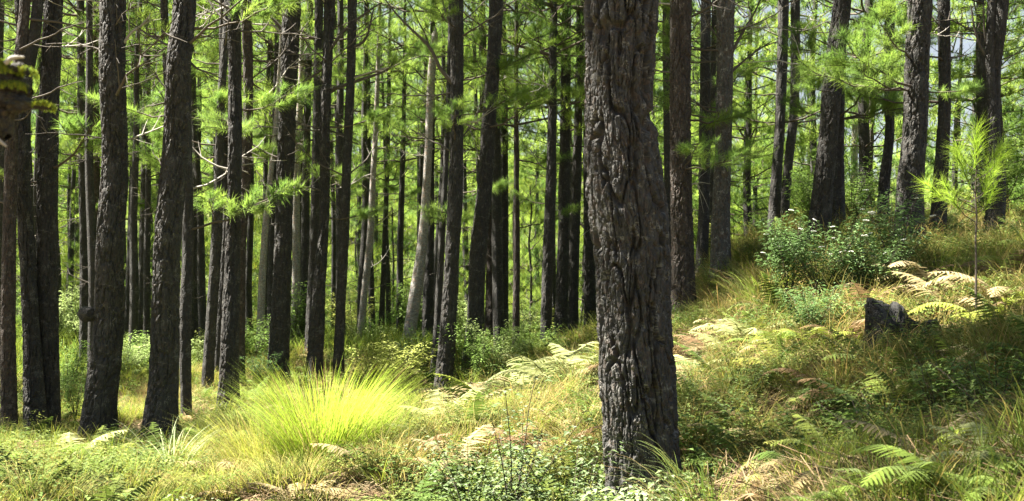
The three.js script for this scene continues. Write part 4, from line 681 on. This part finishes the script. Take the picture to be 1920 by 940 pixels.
// ------------------------------------------------------------------ charred stump on the slope
{
  const d = 9.6, q = at(1695, 655, d), gy = groundY(q.x, d), t = thing('tree_stump', 'charred broken stump sunk in the shaded slope', 'stump', V(q.x, gy, -d)), g = new GB(), S = 72, Rw = 26;
  for (let j = 0; j <= Rw; j++) for (let s = 0; s <= S; s++) {
    const u = (s % S) / S, a = u * 6.283, top = 0.33 + 0.34 * fbm(u * 9, 2, 91, 3, 9) + 0.1 * Math.cos(a - 3.4), inside = j > 18, v = inside ? 1 - (j - 18) / 8 * 0.7 : j / 18;
    const r = (inside ? 0.2 - 0.03 * (j - 18) : 0.25 + 0.06 * (1 - v) * (1 - v)) + (relief(u, v * top, 1.5, 0.9) - 0.6) * 0.05;
    g.v(Math.cos(a) * r * 1.25, v * top - 0.1, Math.sin(a) * r, null, u * 1.5, v * top);
  }
  for (let j = 0; j < Rw; j++) for (let s = 0; s < S; s++) { const a = j * (S + 1) + s; g.tri(a, a + S + 1, a + 1); g.tri(a + 1, a + S + 1, a + S + 2); }
  part('wood', g.build(), barkMat([0.01, 0.0095, 0.009], [0.03, 0.026, 0.02], 0.15, 23), t);
}
// ------------------------------------------------------------------ the mossy broken limb at the left edge and the dead trunk outside the picture that it grows from
{
  const d = 2.5, o = at(-230, 300, d), gy = groundY(o.x, d), R = rng(14), t = thing('dead_tree', 'mossy broken limb reaching in at the upper left edge', 'dead tree', V(o.x, gy, -d)), K = d / F, loc = (px, py, dz = 0) => at(px, py, d).sub(V(o.x, gy, -d)).add(V(0, 0, dz));
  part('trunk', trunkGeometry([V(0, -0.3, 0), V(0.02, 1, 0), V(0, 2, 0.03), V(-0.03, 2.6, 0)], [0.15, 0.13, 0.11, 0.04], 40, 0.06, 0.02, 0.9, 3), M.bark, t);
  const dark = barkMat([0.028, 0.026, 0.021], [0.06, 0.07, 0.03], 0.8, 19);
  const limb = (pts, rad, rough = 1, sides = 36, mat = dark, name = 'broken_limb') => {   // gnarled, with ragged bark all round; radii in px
    const c = new THREE.CatmullRomCurve3(pts), n = 60, line = c.getPoints(n), g = new GB(); g.tube(line, line.map((_, i) => { const f = i / n * (rad.length - 1), j = Math.min(rad.length - 2, Math.floor(f)); return lerp(rad[j], rad[j + 1], f - j) * K; }), sides);
    for (let i = 0; i < g.p.length / 3; i++) { const r = Math.floor(i / (sides + 1)), a = (i % (sides + 1)) % sides, q = line[r], m = 1 + rough * (1.5 * (fbm(a / sides * 5, r * 0.13, 7, 3, 5) - 0.5) + 0.7 * (fbm(a / sides * 12, r * 0.5, 17, 2, 12) - 0.5)); g.p[i * 3] = q.x + (g.p[i * 3] - q.x) * m; g.p[i * 3 + 1] = q.y + (g.p[i * 3 + 1] - q.y) * m; g.p[i * 3 + 2] = q.z + (g.p[i * 3 + 2] - q.z) * m; }
    part(name, g.build(), mat, t);
  };
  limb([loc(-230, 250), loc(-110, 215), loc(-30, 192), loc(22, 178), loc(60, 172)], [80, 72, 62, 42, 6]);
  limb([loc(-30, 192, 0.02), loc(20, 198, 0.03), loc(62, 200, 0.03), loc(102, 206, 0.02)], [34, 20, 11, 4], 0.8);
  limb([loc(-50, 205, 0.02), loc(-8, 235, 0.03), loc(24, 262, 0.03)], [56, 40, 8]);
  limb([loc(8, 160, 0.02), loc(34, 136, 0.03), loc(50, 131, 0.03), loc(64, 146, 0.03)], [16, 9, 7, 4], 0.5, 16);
  limb([loc(-10, 256, 0.05), loc(10, 266, 0.05), loc(31, 281, 0.05)], [6, 5, 2], 0.3, 10, M.palewood, 'pale_twig');
  limb([loc(28, 128, 0.05), loc(42, 118, 0.05), loc(60, 115, 0.04)], [5, 4, 2], 0.3, 10, M.palewood, 'pale_twig');
  const g = new GB(); const cushion = (px, py, rx, ry, n) => { for (let k = 0; k < n; k++) { const a = R() * 6.283, r = Math.sqrt(R()), b = loc(px + Math.cos(a) * r * rx, py - Math.sqrt(1 - r * r) * ry, Math.sin(a) * r * 0.05 + 0.01); arcBlade(g, R, b.add(V(0, -0.008, 0)), R() * 6.283, 0.015, 0.004, 1, jitter(mix3([0.26, 0.3, 0.03], [0.12, 0.18, 0.03], R()), R), 2); } };
  cushion(-14, 142, 58, 28, 3600); cushion(86, 202, 16, 9, 260); cushion(30, 172, 26, 16, 700); cushion(-10, 190, 50, 30, 900); cushion(58, 138, 9, 8, 110);
  part('moss', g.build(), M.moss, t, 'stuff');
}
renderer.render(scene, camera);
